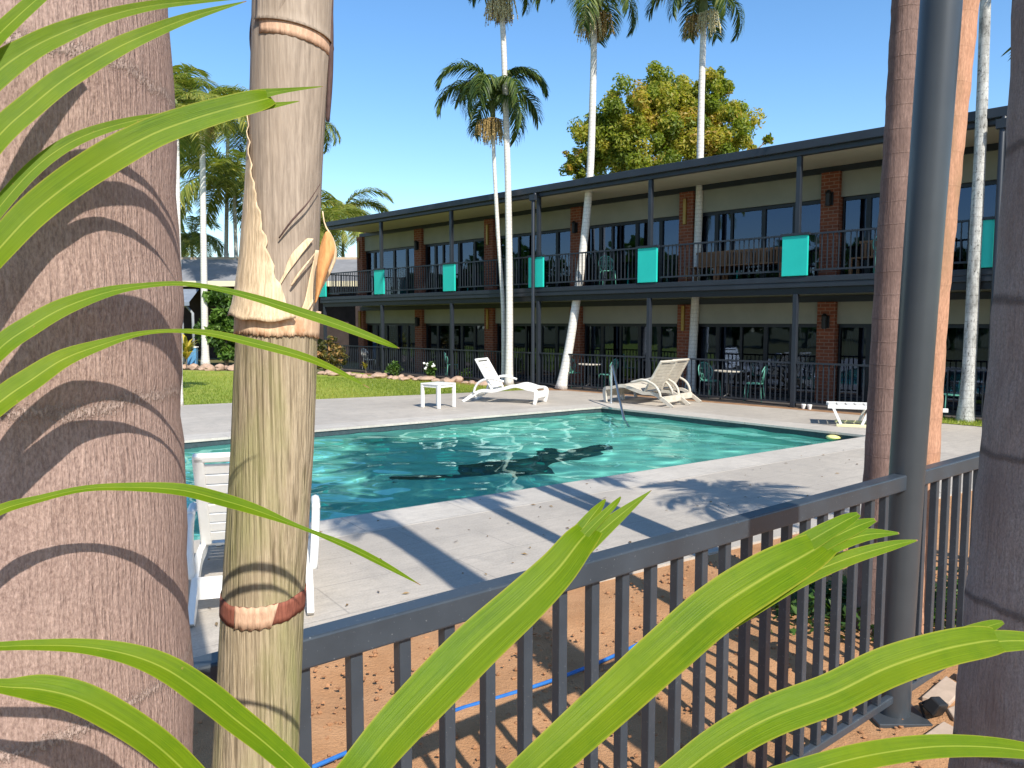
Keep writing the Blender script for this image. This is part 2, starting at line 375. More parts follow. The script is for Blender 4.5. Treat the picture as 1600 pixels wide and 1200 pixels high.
# ------------------------------------------------------------------ setting: ground, deck, pool
def flat(name, outer, z, m, holes=(), origin=None, rz=0.0, thick=0.0):
    origin = Vector((origin[0], origin[1], 0)) if origin is not None else Vector((0, 0, 0))
    rot = Matrix.Rotation(-rz, 3, 'Z')
    loops = [[rot @ (Vector((p[0], p[1], 0)) - origin) for p in lp] for lp in [outer, *holes]]
    tris = tessellate_polygon(loops); pts = [p for lp in loops for p in lp]
    mb = MB(); mb.add(pts, [])
    for a, b, c in tris:
        nrm = (pts[b] - pts[a]).cross(pts[c] - pts[a])
        mb.f.append((a, b, c) if nrm.z > 0 else (a, c, b))
    if thick:
        k = 0
        for lp in loops:
            n0 = len(mb.v); n = len(lp)
            mb.v += [(p.x, p.y, 0) for p in lp] + [(p.x, p.y, -thick) for p in lp]
            for i in range(n): j = (i + 1) % n; mb.f.append((n0 + i, n0 + n + i, n0 + n + j, n0 + j))
    o = mb.build(name, m); o.location = (origin.x, origin.y, z); o.rotation_euler = (0, 0, rz); o['kind'] = 'structure'
    return o
V2 = lambda v: Vector((v[0], v[1]))
PA, PB, PC, PD = V2(G(480, 820)), V2(G(1362, 682)), V2(G(940, 636)), V2(G(280, 690))
pu = (PB - PA).normalized(); pw = (PC - PD).normalized()
PNL = PA - pu * 3.0; PFL = PC - pw * 10.0
POOL = [PNL, PB, PC, PFL]
PANG = math.atan2(pu.y, pu.x)
def inset(poly, d):
    n = len(poly); out = []
    for i in range(n):
        a, b, c = poly[i - 1], poly[i], poly[(i + 1) % n]
        e1 = (b - a).normalized(); e2 = (c - b).normalized()
        n1 = Vector((-e1.y, e1.x)); n2 = Vector((-e2.y, e2.x))
        k = (n1 + n2); k = k / k.length_squared * 2
        out.append(b + k * d)
    return out
# inset with positive d goes inward (counter-clockwise outline)
COPE = inset(POOL, -0.62)
d1, d2 = V2(G(474, 1022)), V2(G(1000, 893)); dd = (d2 - d1).normalized()
N0, N1 = d1 - dd * 6.0, d1 + dd * 14.8
s1, s2 = V2(G(887, 611)), V2(G(1350, 650)); sdv = (s2 - s1).normalized()
S1 = s1 + sdv * 13.0
lw1, lw2 = V2(G(280, 634)), V2(G(713, 615)); lwd = (lw2 - lw1).normalized()
L1 = lw2 + lwd * 2.2; L0 = lw1 - lwd * 6
DECK = [N0, N1, S1, s1, L1, lw2, L0]
flat('ground', [(-500, -300), (500, -300), (500, 900), (-500, 900)], -0.045, M['ground'], holes=[POOL])
flat('pool_deck', DECK, 0.012, M['deck'], holes=[COPE], origin=PA, rz=PANG, thick=.06)
flat('pool_coping', COPE, 0.014, M['coping'], holes=[inset(POOL, .025)], origin=PA + Vector((.13, -.62)), rz=PANG, thick=.04)
flat('lawn', [L0, lw2, L1, s1, s1 + Vector((-6.5, 8.6)), Vector((-9, 30.5)), Vector((-30, 36.0)), Vector((-40, 10))], -.012, M['lawn'])
# bed along the building, and the strip of grass at its right end
bn = Vector((.705, .709))
flat('garden_bed', [s1 + Vector((-.6, .25)), S1, S1 + bn * 3.0, s1 + bn * 3.0 - sdv * 14, s1 + Vector((-7.2, 7.2)), s1 + Vector((-3.2, 2.4))], .0, M['mulch'])
g1 = V2(G(1440, 660)); flat('grass_strip', [g1 - sdv * .4, g1 + sdv * 3.6, g1 + sdv * 3.6 + bn * .9, g1 - sdv * .4 + bn * .9], .022, M['lawn'])

# soil between fence and deck, gently uneven
def soil():
    mb = MB(); nx, ny = 120, 70
    for j in range(ny + 1):
        for i in range(nx + 1):
            u = i / nx; v = j / ny
            top = N0.lerp(N1, u); bot = Vector((-5.0 + 13 * u, -3.0 + 3 * u))
            p = bot.lerp(top, v)
            z = .004 + .012 * (math.sin(p.x * 5.1 + p.y * 2.3) + math.sin(p.x * 2.2 - p.y * 6.1)) * min(1, (1 - v) * 12) - .012
            mb.v.append((p.x, p.y, z + .006 * random.random() * min(1, (1 - v) * 12)))
    for j in range(ny):
        for i in range(nx):
            a = j * (nx + 1) + i; mb.f.append((a, a + 1, a + nx + 2, a + nx + 1))
    o = mb.build('soil_bed', M['soil'], smooth=True); o['kind'] = 'structure'
soil()
def pebbles():
    mb = MB(); tn = []
    for _ in range(2200):
        u, v = random.random(), random.random() ** .8
        p = Vector((-2.0 + 6 * u, 0.9 + 1.5 * u)).lerp(d1 + dd * (6 * u - .6), v * .97)
        mb.blob((p.x, p.y, .004), random.uniform(.005, .016), (1, 1, .6), 1, .2)
    o = mb.build('soil_clods', simple('soil_clod', (.42, .22, .11), (.25, .12, .06), 20, .95, .1)); o['kind'] = 'stuff'
pebbles()

def litter():
    rg_ = random.Random(17); mb = MB(); tn = []
    for _ in range(110):
        u, v = rg_.random(), rg_.random(); p = (d1 - dd * .6).lerp(d1 + dd * 9, u).lerp((PA - pu * 1).lerp(PB, u), v * .95)
        s_ = rg_.uniform(.005, .022); a = rg_.random() * 6.28; e = Vector((math.cos(a), math.sin(a), 0)); w = Vector((-e.y, e.x, 0)); c = Vector((p.x, p.y, .022))
        mb.add([c - e * s_ * 1.6, c + w * s_ * .5 + Vector((0, 0, .008)), c + e * s_ * 1.6, c - w * s_ * .5], [(0, 1, 2, 3)]); tn += [rg_.random()] * 4
    mb.attr['tone'] = tn; o = mb.build('leaf_litter', leafmat('dry_leaf', [(0, (.10, .06, .03)), (1, (.30, .20, .09))], .1)); o['kind'] = 'stuff'
litter()
# pool shell: shallow at the far right end, deepening to the left
def zf(x, y): return -.85 - .085 * max(0.0, (PB - Vector((x, y))).dot(pu))
DEPTH = 1.15
def pool():
    mb = MB(); P4 = [Vector((p.x, p.y, 0)) for p in POOL]; n = 4
    mb.add([p + Vector((0, 0, -.16)) for p in P4] + [Vector((p.x, p.y, zf(p.x, p.y))) for p in P4], [(0, 1, 5, 4), (1, 2, 6, 5), (2, 3, 7, 6), (3, 0, 4, 7), (4, 5, 6, 7)])
    o = mb.build('pool_shell', M['plaster']); o['kind'] = 'structure'
    mb = MB(); mb.add([p + Vector((0, 0, -.02)) for p in P4] + [p + Vector((0, 0, -.17)) for p in P4], [(0, 1, 5, 4), (1, 2, 6, 5), (2, 3, 7, 6), (3, 0, 4, 7)])
    o = mb.build('waterline_tiles', M['tileband']); o['kind'] = 'structure'
    # a step bench along the far right wall
    a, b = Vector((*PB, 0)), Vector((*PC, 0)); inn = Vector((*(-pu), 0))
    mb = MB(); ss = []
    for q in (a, b, b + inn * .45, a + inn * .45): ss.append(q)
    mb.add([q + Vector((0, 0, -.5)) for q in ss] + [q + Vector((0, 0, -1.1)) for q in ss], [(0, 1, 2, 3), (3, 2, 6, 7), (0, 3, 7, 4), (1, 5, 6, 2)])
    o = mb.build('pool_step', M['plaster']); o['kind'] = 'structure'
pool()
WZ = -.115
def wave(x, y):
    h = 0
    for (kx, ky, a, ph) in WV: h += a * math.sin(kx * x + ky * y + ph)
    return h
WV = []
for i in range(34):
    lam = random.choice((1.6, 1.1, .8, .6, .48, .38, .3)) * random.uniform(.85, 1.2); th = random.gauss(R(70), R(55)); k = 2 * math.pi / lam
    WV.append((k * math.cos(th), k * math.sin(th), .0024 * lam ** 1.25, random.random() * 6.28))
def water_mat():
    t = NT('pool_water'); t.t.nodes.remove(t.b)
    g = t.n('ShaderNodeBsdfGlass'); g.inputs['IOR'].default_value = 1.33; g.inputs['Roughness'].default_value = 0.0
    g.inputs[0].default_value = (.62, .93, .90, 1)
    t.l(g.outputs[0], t.out.inputs[0]); return t.m
M['water'] = water_mat()
def water():
    mb = MB(); nx, ny = 300, 160
    for j in range(ny + 1):
        for i in range(nx + 1):
            u, v = i / nx, j / ny
            p = PNL.lerp(PB, u).lerp(PFL.lerp(PC, u), v); mb.v.append((p.x, p.y, WZ + wave(p.x, p.y)))
    for j in range(ny):
        for i in range(nx):
            a = j * (nx + 1) + i; mb.f.append((a, a + 1, a + nx + 2, a + nx + 1))
    o = mb.build('pool_water', M['water'], smooth=True); o['kind'] = 'structure'
    o.cycles.is_caustics_caster = True
    for nme in ('pool_shell', 'pool_step', 'pool_mosaic'):
        if nme in bpy.data.objects: bpy.data.objects[nme].cycles.is_caustics_receiver = True
    sl.cycles.is_caustics_light = True

def through_water(px, py, z):
    """where the sight line to a pixel meets depth z under the still water"""
    p = G(px, py, WZ); d = ray(px, py).normalized(); h = Vector((d.x, d.y)); ch = h.length / 1.33; hh = h.normalized()
    s = (WZ - z) * ch / math.sqrt(1 - ch * ch); return Vector((p.x + hh.x * s, p.y + hh.y * s, z))
def mosaic():
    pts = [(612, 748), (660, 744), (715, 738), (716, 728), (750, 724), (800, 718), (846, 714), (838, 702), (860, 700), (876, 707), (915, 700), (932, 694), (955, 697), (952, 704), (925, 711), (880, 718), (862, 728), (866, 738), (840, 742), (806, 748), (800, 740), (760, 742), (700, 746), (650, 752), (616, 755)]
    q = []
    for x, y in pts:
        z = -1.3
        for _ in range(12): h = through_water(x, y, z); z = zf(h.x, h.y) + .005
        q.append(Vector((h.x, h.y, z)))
    mb = MB(); mb.add(q, []); mb.f = [tuple(t_) if (q[t_[1]] - q[t_[0]]).cross(q[t_[2]] - q[t_[0]]).z > 0 else tuple(reversed(t_)) for t_ in tessellate_polygon([[Vector((v.x, v.y, 0)) for v in q]])]
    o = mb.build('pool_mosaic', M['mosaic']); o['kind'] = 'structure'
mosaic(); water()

# ------------------------------------------------------------------ building (local frame: x to the right along the front, y inward, z up)
M['paver'] = simple('verandah_paver', (.10, .085, .075), (.07, .06, .055), 3, .8, .2)
F0 = G(1237, 637); BANG = -R(44.93)
B = empty('motel_building', (F0.x, F0.y, 0), BANG, 'long two storey motel block with teal balcony panels and brick piers', 'building')
SPC, VD = 4.0, 1.9; XL, XR = -20.1, 8.0
def bpart(name, mb, m, parent=None, **k): return mb.build(name, M[m], parent or B, **k)
mb = MB(); mb.bb(XL + .6, XR, -.12, -.02, 5.78, 5.97); mb.bb(XL + .6, XR, -.02, .12, 5.67, 5.93); bpart('gutter', mb, 'charcoal', bevel=.015)
mb = MB(); mb.add([(XL + .6, -.1, 5.955), (XR, -.1, 5.955), (XR, 9, 7.0), (XL + .6, 9, 7.0), (XL + .6, -.1, 5.90), (XR, -.1, 5.90), (XR, 9, 6.94), (XL + .6, 9, 6.94)], [(0, 1, 2, 3), (4, 7, 6, 5), (0, 3, 7, 4), (1, 5, 6, 2), (0, 4, 5, 1), (2, 6, 7, 3)]); bpart('roof', mb, 'charcoal')
mb = MB(); mb.bb(XL + .62, XR, .12, VD + .3, 5.70, 5.76); bpart('soffit', mb, 'soffit')
mb = MB(); mb.bb(XL, XR, VD - .06, VD, 5.56, 5.70); mb.bb(XL, XR, VD - .06, VD, 2.45, 2.60); bpart('wall_beam', mb, 'charcoal')
mb = MB()
mb.bb(XL, XR, VD, VD + .2, 4.96, 5.70); mb.bb(XL, XR, VD, VD + .2, 1.92, 2.60); mb.bb(XL, XR, VD, VD + .2, 2.60, 2.98)
bpart('wall', mb, 'beige')
mb = MB(); mb.bb(XL, XL + .2, VD + .2, 9, 0, 5.9); mb.bb(XL, XR, 8.8, 9, 0, 5.9); bpart('brick_wall', mb, 'brick')
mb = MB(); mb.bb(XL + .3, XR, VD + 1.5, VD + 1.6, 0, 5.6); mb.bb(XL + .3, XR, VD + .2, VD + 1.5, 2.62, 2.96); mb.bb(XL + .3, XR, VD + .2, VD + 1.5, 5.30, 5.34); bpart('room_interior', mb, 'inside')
# balcony
mb = MB(); mb.bb(XL, XR, .0, VD, 2.80, 2.975); bpart('balcony_floor', mb, 'paver')
mb = MB(); mb.bb(XL, XR, -.06, 0, 2.86, 2.985); mb.bb(XL, XR, -.045, 0, 2.74, 2.86); mb.bb(XL - .05, XL, -.06, VD, 2.74, 2.985); bpart('balcony_fascia', mb, 'charcoal', bevel=.01)
mb = MB(); mb.bb(XL, XR, .03, .16, 2.59, 2.80); bpart('balcony_beam', mb, 'frame')
mb = MB(); mb.bb(XL, XR, .16, VD, 2.72, 2.80); bpart('verandah_ceiling', mb, 'beige')
mb = MB(); mb.bb(XL, XR, .02, VD + 1.6, -.05, .02); bpart('verandah_floor', mb, 'paver')
posts = [-SPC * k for k in range(-2, 6)]
for k, x in enumerate(posts):
    up = x > -19
    mb = MB(); mb.bb(x - .055, x + .055, 0, .11, 0, 2.59)
    if up: mb.bb(x - .055, x + .055, .0, .11, 2.975, 5.67)
    bpart('post', mb, 'charcoal', bevel=.012)
    mb = MB(); mb.bb(x - .30, x + .30, -.085, -.025, 3.0, 3.90); o = bpart('teal_panel', mb, 'teal', bevel=.01)
    mb = MB(); mb.bb(x - .33, x + .33, -.11, .0, 3.90, 3.955); bpart('cap', mb, 'charcoal', o)
    if abs(x + 8) < .1 or abs(x - 4) < .1:
        mb = MB(); mb.tube([(x - .02, -.17, 0), (x - .02, -.17, 5.55), (x - .02, -.06, 5.8)], .055, 10); mb.bb(x - .12, x + .08, -.24, -.12, 5.55, 5.72)
        bpart('downpipe', mb, 'charcoal', auto=40)
def railing(x0, x1, z, y=0.05, axis=0, top=.96, low=.12):
    rl = MB(); br = MB(); L = x1 - x0; n = int(L / .125)
    def put(m, a, b, c, d, e, f):
        if axis == 0: m.bb(a, b, c, d, e, f)
        else: m.bb(c, d, a, b, e, f)
    put(rl, x0, x1, y - .03, y + .03, z + top - .04, z + top); put(rl, x0, x1, y - .02, y + .02, z + low, z + low + .04)
    for i in range(1, n):
        x = x0 + L * i / n; put(br, x - .011, x + .011, y - .011, y + .011, z + low + .04, z + top - .04)
    o = bpart('railing', rl, 'charcoal'); bpart('balusters', br, 'charcoal', o); return o
for i in range(len(posts) - 1):
    xr, xl = posts[i], posts[i + 1]
    railing(xl + .31, xr - .31, 2.985); railing(xl + .056, xr - .056, .0, top=1.05, low=.10)
railing(.1, VD - .05, 2.985, y=XL + .02, axis=1)
for i, x in enumerate(posts):
    xx = x - .02 if x > -19 else XL + .12
    mb = MB(); w = .22 if x > -19 else .2
    mb.bb(xx - w, xx + w, VD - .13, VD + .25, .02, 2.45); mb.bb(xx - w, xx + w, VD - .13, VD + .25, 2.975, 5.56)
    p = bpart('brick_pier', mb, 'brick')
    kind = i % 2
    for z in (2.0, 4.95):
        mb = MB()
        if kind == 1:
            mb.bb(xx - .06, xx + .03, VD - .20, VD - .13, z - .28, z + .42); bpart('wall_ornament', mb, 'gold', p, bevel=.01)
        else:
            mb.bb(xx - .09, xx + .09, VD - .17, VD - .13, z - .18, z + .12); mb.tube([(xx, VD - .22, z - .2), (xx, VD - .22, z + .1)], .06, 8); mb.tube([(xx, VD - .22, z + .1), (xx, VD - .22, z + .17)], [.09, .03], 8)
            bpart('wall_light', mb, 'black', p)
rngw = random.Random(3)
for i in range(len(posts) - 1):
    x1, x0 = posts[i] - .27, posts[i + 1] + .23
    for fl, (z0, z1) in enumerate(((.04, 1.90), (2.99, 4.94))):
        mb = MB(); y = VD + .06; L = x1 - x0
        mb.bb(x0, x1, y, y + .08, z1 - .07, z1 + .03); mb.bb(x0, x1, y, y + .08, z0, z0 + .07)
        cuts = [0, .2, .40, .60, .80, 1.0]
        if fl == 1: cuts = [0, .17, .30, .56, .80, 1.0]
        for k, c in enumerate(cuts):
            w = .035 if k in (0, 2, 5) else .055
            xx = x0 + c * L; mb.bb(max(x0, xx - w), min(x1, xx + w), y + .001, y + .082, z0 + .07, z1 - .07)
        fo = bpart('window', mb, 'frame')
        for k in range(len(cuts) - 1):
            a, b = x0 + cuts[k] * L + .05, x0 + cuts[k + 1] * L - .05
            mb = MB(); tl = rngw.uniform(-.004, .004); tl2 = rngw.uniform(-.006, .006)
            mb.add([(a, y + .045 - tl, z0 + .07), (b, y + .045 + tl, z0 + .07), (b, y + .045 + tl + tl2, z1 - .07), (a, y + .045 - tl + tl2, z1 - .07)], [(0, 1, 2, 3)])
            bpart('pane', mb, 'glass', fo)
        # curtains drawn to the sides
        mb = MB()
        for a, b in ((x0 + .05, x0 + L * rngw.uniform(.14, .30)), (x1 - L * rngw.uniform(.12, .3), x1 - .05)):
            n = 60
            for q in range(n + 1):
                xx = a + (b - a) * q / n; yy = y + .22 + .035 * math.sin(q * 1.25 + a) + .012 * math.sin(q * .6)
                mb.v += [(xx, yy, z0 + .03), (xx, yy, z1 - .02)]
                if q: k0 = len(mb.v) - 4; mb.f.append((k0, k0 + 2, k0 + 3, k0 + 1))
        bpart('curtain', mb, 'curtain', fo, smooth=True)

def bw(x, y, z=0.0):
    v = Matrix.Rotation(BANG, 3, 'Z') @ Vector((x, y, 0)); return Vector((F0.x + v.x, F0.y + v.y, z))

# ------------------------------------------------------------------ verandah furniture
def wire_chair(mat='mint'):
    t = empty('garden_chair')
    mb = MB()
    for sx in (-.19, .19):
        mb.tube([(sx, -.2, 0), (sx * .9, -.17, .44)], .012, 6); mb.tube([(sx, .22, 0), (sx * .9, .18, .44)], .012, 6)
    mb.build('leg_frame', M[mat], t, smooth=True)
    mb = MB(); n = 14; ring = [(.22 * math.cos(2 * math.pi * k / n), .21 * math.sin(2 * math.pi * k / n), .45) for k in range(n)]
    mb.add(ring + [(x, y, .43) for x, y, z in ring], [tuple(range(n)), tuple(range(2 * n - 1, n - 1, -1))] + [(k, k + n, (k + 1) % n + n, (k + 1) % n) for k in range(n)]); mb.build('seat', M[mat], t)
    mb = MB(); arc = [(.22 * math.cos(R(a)), .19 + .10 * max(0, math.sin(R(a))), .66 + .24 * math.sin(R(a))) for a in range(-60, 241, 12)]
    mb.tube([(.13, .18, .45)] + arc + [(-.13, .18, .45)], .013, 6)
    for k in range(-3, 4): mb.tube([(k * .045, .19, .45), (k * .06, .25, .66), (k * .055, .28, .9 - abs(k) * .03)], .007, 5)
    for z in (.6, .75): mb.tube([(-.2, .22, z), (.2, .22, z)], .007, 5)
    mb.build('backrest', M[mat], t, smooth=True)
    return t
def bistro_table(mat='mint'):
    t = empty('round_table'); mb = MB(); mb.tube([(0, 0, .70), (0, 0, .725)], .36, 20); mb.build('tabletop', M['dullwhite'], t)
    mb = MB(); mb.tube([(0, 0, .12), (0, 0, .70)], .022, 8)
    for a in (0, 120, 240): mb.tube([(0, 0, .14), (.25 * math.cos(R(a)), .25 * math.sin(R(a)), 0)], .014, 6)
    mb.build('pedestal', M['black'], t); return t
ch0 = wire_chair(); tb0 = bistro_table(); chw = wire_chair('white')
cu = [False, False, False]
def put(src, i, x, y, z, rz, label, cat, group=None):
    o = src if not cu[i] else copy_tree(src); cu[i] = True
    o.location = bw(x, y, z); o.rotation_euler = (0, 0, rz + BANG); tag(o, label, cat, group); return o
GC = 'mint garden chairs on the verandahs'
put(ch0, 0, -7.05, .55, .02, 1.3, 'mint green wire chair behind the leaning palm trunk', 'chair', GC)
put(ch0, 0, -5.85, .65, .02, -1.4, 'mint green wire chair right of the small table by the leaning palm', 'chair', GC)
put(tb0, 1, -6.45, .6, .02, 0, 'small round table behind railing beside the leaning palm', 'table', 'small round verandah tables')
put(tb0, 1, -1.95, .6, .02, 0, 'small round table behind railing right of the paired loungers', 'table', 'small round verandah tables')
put(ch0, 0, -2.5, .65, .02, 1.2, 'mint green wire chair left of the table near the paired loungers', 'chair', GC)
put(ch0, 0, -1.25, .6, .02, -1.3, 'mint green wire chair right of the table near the paired loungers', 'chair', GC)
put(ch0, 0, 2.1, .75, .02, 1.2, 'mint green wire chair behind the white flat lounger', 'chair', GC)
put(ch0, 0, 3.1, .75, .02, -1.0, 'mint green wire chair seen between steel post and speckled trunk', 'chair', GC)
put(chw, 2, -18.1, .9, .02, math.pi, 'pale round backed chair behind the far end railing near croton bush', 'chair')
put(ch0, 0, -13.0, .9, .02, 2.6, 'greenish wire chair behind the railing above the white flower bush', 'chair', GC)
put(ch0, 0, 1.75, .45, 2.98, .4, 'mint chair with pale legs on upper balcony right of teal panel', 'chair', GC)
put(ch0, 0, -5.9, .7, 2.98, .9, 'mint chair on upper balcony behind the leaning palm', 'chair', GC)
def bench(loc, label, L=1.8):
    t = empty('wooden_bench', loc, BANG, label, 'bench', 'timber benches on the upper balcony')
    mb = MB()
    for k in range(5): mb.bb(-L / 2, L / 2, -.25 + k * .1, -.17 + k * .1, .42, .45)
    mb.build('seat', M['wood'], t); mb = MB()
    for k in range(22): mb.bb(-L / 2 + .04 + k * (L - .1) / 22, -L / 2 + .09 + k * (L - .1) / 22, .24, .27, .45, .80)
    mb.bb(-L / 2, L / 2, .235, .28, .80, .86); mb.build('backrest', M['wood'], t)
    for sx in (-1, 1):
        for yy in (-.22, .22):
            mb = MB(); mb.bb(sx * L / 2 - .03, sx * L / 2 + .03, yy - .03, yy + .03, 0, .42); mb.build('leg', M['wood'], t)
    return t
bench(bw(-1.75, 1.25, 2.98), 'slatted timber bench behind railing left of the broad teal panel')
bench(bw(-3.05, 1.30, 2.98), 'slatted timber bench behind railing right of the straight palm trunk', .95)
bench(bw(1.7, 1.3, 2.98), 'timber bench on balcony right of the broad teal panel')
# two pale plant pots seen under the lower railing
for x, lb in ((.30, 'left'), (.44, 'right')):
    mb = MB(); mb.tube([(0, 0, 0), (0, 0, .02), (0, 0, .10), (0, 0, .11)], [.035, .04, .055, .05], 12); o = mb.build('flower_pot', M['white'], loc=bw(x, -.05, .0))
    tag(o, 'small pale pot at the railing foot right of the post, %s one of two' % lb, 'pot', 'pale pots under the railing')

# ------------------------------------------------------------------ near fence and steel post
fo = Vector((-.491, 1.756)); fd = Vector((.779, .627)).normalized(); FA = math.atan2(fd.y, fd.x)
post_t = 3.105
fence = empty('pool_fence', (fo.x, fo.y, 0), FA, 'grey steel pool fence with square bars across the foreground', 'fence')
def rail(x0, x1, z0, z1, w, nm):
    mb = MB(); mb.bb(x0, x1, -w / 2, w / 2, z0, z1); return mb.build(nm, M['rail'], fence, bevel=.006)
rail(-1.7, post_t - .03, 1.145, 1.22, .065, 'top_rail'); rail(post_t + .03, 6.0, 1.145, 1.22, .065, 'top_rail')
rail(-1.7, post_t - .03, .08, .12, .035, 'bottom_rail'); rail(post_t + .03, 6.0, .08, .12, .035, 'bottom_rail')
mbx = MB(); mbx.bb(-.017, .017, -.017, .017, .12, 1.146)
bar0 = None
for k in range(-13, 43):
    t = .129 + .1375 * k
    if abs(t - post_t) < .10: continue
    if bar0 is None: bar0 = mbx.build('baluster', M['rail'], fence, bevel=.003); b = bar0
    else: b = bar0.copy(); COL.objects.link(b)
    b.parent = fence; b.location = (t, 0, 0)
pp = fo + fd * post_t
po = empty('steel_post', (pp.x, pp.y, 0), 0, 'tall dark grey round steel post in the pool fence', 'post')
mb = MB(); mb.tube([(-.02, 0, -.05), (-.015, 0, .4), (0, 0, 1.2), (.012, -.02, 2.0), (.03, -.06, 3.2), (.08, -.15, 6.5)], [.078, .078, .08, .083, .087, .09], 48); mb.build('shaft', M['steel'], po, auto=40)
mb = MB(); mb.bb(-.15, .11, -.13, .13, -.01, .012); mb.build('base_plate', M['steel'], po, bevel=.004)

# ------------------------------------------------------------------ leaves and palms
def frond_mesh(name, L, e0, curve, nl, ll, lw, droop, mat, tone=(.2, .8), seed=0, spread=1.0):
    """one pinnate frond along +X from the origin: arching rachis with two rows of hanging leaflets"""
    rg = random.Random(seed); mb = MB(); tn = []
    pts = []; p = Vector((0, 0, 0)); N = 26
    for i in range(N + 1):
        e = e0 - curve * (i / N) ** 1.25; pts.append(p.copy()); p = p + Vector((math.cos(e), 0, math.sin(e))) * (L / N)
    mb.tube(pts, [max(.006, .03 * (1 - i / N) * L / 2.5) for i in range(N + 1)], 5, True); tn += [.75] * len(mb.v)
    for k in range(nl):
        s = .10 + .88 * k / nl; i = s * N; i0 = int(i); q = pts[i0].lerp(pts[min(i0 + 1, N)], i - i0)
        t = (pts[min(i0 + 1, N)] - pts[max(i0 - 1, 0)]).normalized(); up = Vector((0, 1, 0)).cross(t) * -1
        prof = math.sin(math.pi * (.12 + .80 * s)) ** .7; base = rg.uniform(*tone)
        for sg in (-1, 1):
            l = ll * prof * rg.uniform(.85, 1.12); dr = droop * rg.uniform(.7, 1.3)
            d = (t * rg.uniform(.45, .75) + Vector((0, sg, 0)) * spread + up * rg.uniform(-.05, .35)).normalized()
            prev = q.copy(); w = d.cross(Vector((0, 0, 1)));
            if w.length < .1: w = Vector((1, 0, 0))
            w.normalize(); w = (w * .85 + Vector((0, 0, rg.uniform(-.5, .5)))).normalized()
            c = q.copy(); seg = 4; row = []
            for j in range(seg + 1):
                f = j / seg; ww = lw * (1 - f ** 2.2) * (.6 + .8 * min(f * 3, 1) * .6) * .5
                row += [c + w * ww, c - w * ww]
                dj = (d + Vector((0, 0, -1)) * dr * f * 1.6).normalized(); c = c + dj * (l / seg)
            mb.add(row, [(2 * j, 2 * j + 1, 2 * j + 3, 2 * j + 2) for j in range(seg)])
            tt = min(1, max(0, base + rg.uniform(-.2, .2))); tn += [tt] * len(row)
    mb.attr['tone'] = tn
    me = mb.build(name, mat); return me
def stalk_mesh(seed, L, n=60, mat='fruit'):
    rg = random.Random(seed); mb = MB()
    for k in range(n):
        a = rg.random() * 6.28; r = rg.uniform(.15, .55) * L; d = rg.uniform(.5, 1.0) * L
        p1 = (math.cos(a) * r * .7, math.sin(a) * r * .7, -.05 * L); p2 = (math.cos(a) * r, math.sin(a) * r, -d)
        mb.tube([(0, 0, 0), p1, p2], [.012, .008, .006], 3, False)
        for q in range(4): f = rg.random(); mb.blob((p1[0] + (p2[0] - p1[0]) * f, p1[1] + (p2[1] - p1[1]) * f, p1[2] + (p2[2] - p1[2]) * f), .022, (1, 1, 1), 1, .1)
    return mb
def palm(label, base, path, r0, r1, frond_src, nf, az_seed, mat='bark_white', shaft=.9, scale=1.0, group=None, elev=(-45, 25), fruit=0, azs=None, seg=40, flare=1.5):
    """path: (dx, dz) points of the trunk axis relative to base"""
    t = empty('palm_tree', base, 0, label, 'palm tree', group)
    sp = smooth_path([(a[0], a[1], a[2]) for a in path], seg); mb = MB()
    zt = sp[-1][2]
    mb.tube(sp, [r0 + (r1 - r0) * (p[2] / zt) + (flare - 1) * r0 * math.exp(-p[2] / .28) + .012 * r0 * math.sin(p[2] * 37) for p in sp], 14)
    mb.build('trunk', M[mat], t, smooth=True)
    top = Vector(sp[-1]); rg = random.Random(az_seed)
    if shaft:
        mb = MB(); mb.tube([top - Vector((0, 0, .03)), top + Vector((0, 0, shaft * .25)), top + Vector((0, 0, shaft * .7)), top + Vector((0, 0, shaft))], [r1 * 1.05, r1 * 1.5, r1 * 1.15, r1 * .6], 12); mb.build('crownshaft', M['crownshaft'], t, smooth=True)
    c = top + Vector((0, 0, shaft * .95))
    for k in range(nf):
        src = frond_src[k % len(frond_src)]; f = src.copy(); COL.objects.link(f); f.parent = t
        az = (azs[k] if azs else 360 * k / nf * 1.0 + rg.uniform(-14, 14)); s = scale * rg.uniform(.85, 1.1)
        f.location = c - Vector((0, 0, .12 * (k % 3))); f.rotation_euler = (rg.uniform(-.25, .25), -R(rg.uniform(*elev)), R(az)); f.scale = (s, s, s)
    for k in range(fruit):
        a = az_seed + k * 2.4; mb = stalk_mesh(az_seed * 7 + k, .95 * scale)
        mb.build('flower_cluster', M['fruit_pale'] if k % 2 else M['fruit'], t, loc=top + Vector((math.cos(a) * .22, math.sin(a) * .22, .05)))
    return t
M['fruit_pale'] = simple('pale_flower_stalk', (.62, .56, .36), (.46, .40, .22), 9, .7, .2)
# frond prototypes (moved under a first palm or removed later)
def protos(pref, mat, **k):
    return [frond_mesh('frond', mat=M[mat], seed=hash(pref) % 100 + i if False else len(pref) * 10 + i, **k) for i in range(3)]
fr_droop = protos('a', 'frond', L=2.75, e0=R(62), curve=R(165), nl=84, ll=.85, lw=.05, droop=1.7, spread=.6, tone=(.15, .75))
fr_arch = protos('bb', 'frond', L=2.8, e0=R(50), curve=R(142), nl=82, ll=.88, lw=.046, droop=1.3, spread=.7, tone=(.2, .85))
fr_fine = protos('ccc', 'frond_pale', L=3.0, e0=R(38), curve=R(120), nl=80, ll=.90, lw=.046, droop=.9, spread=.9, tone=(.35, 1.0))

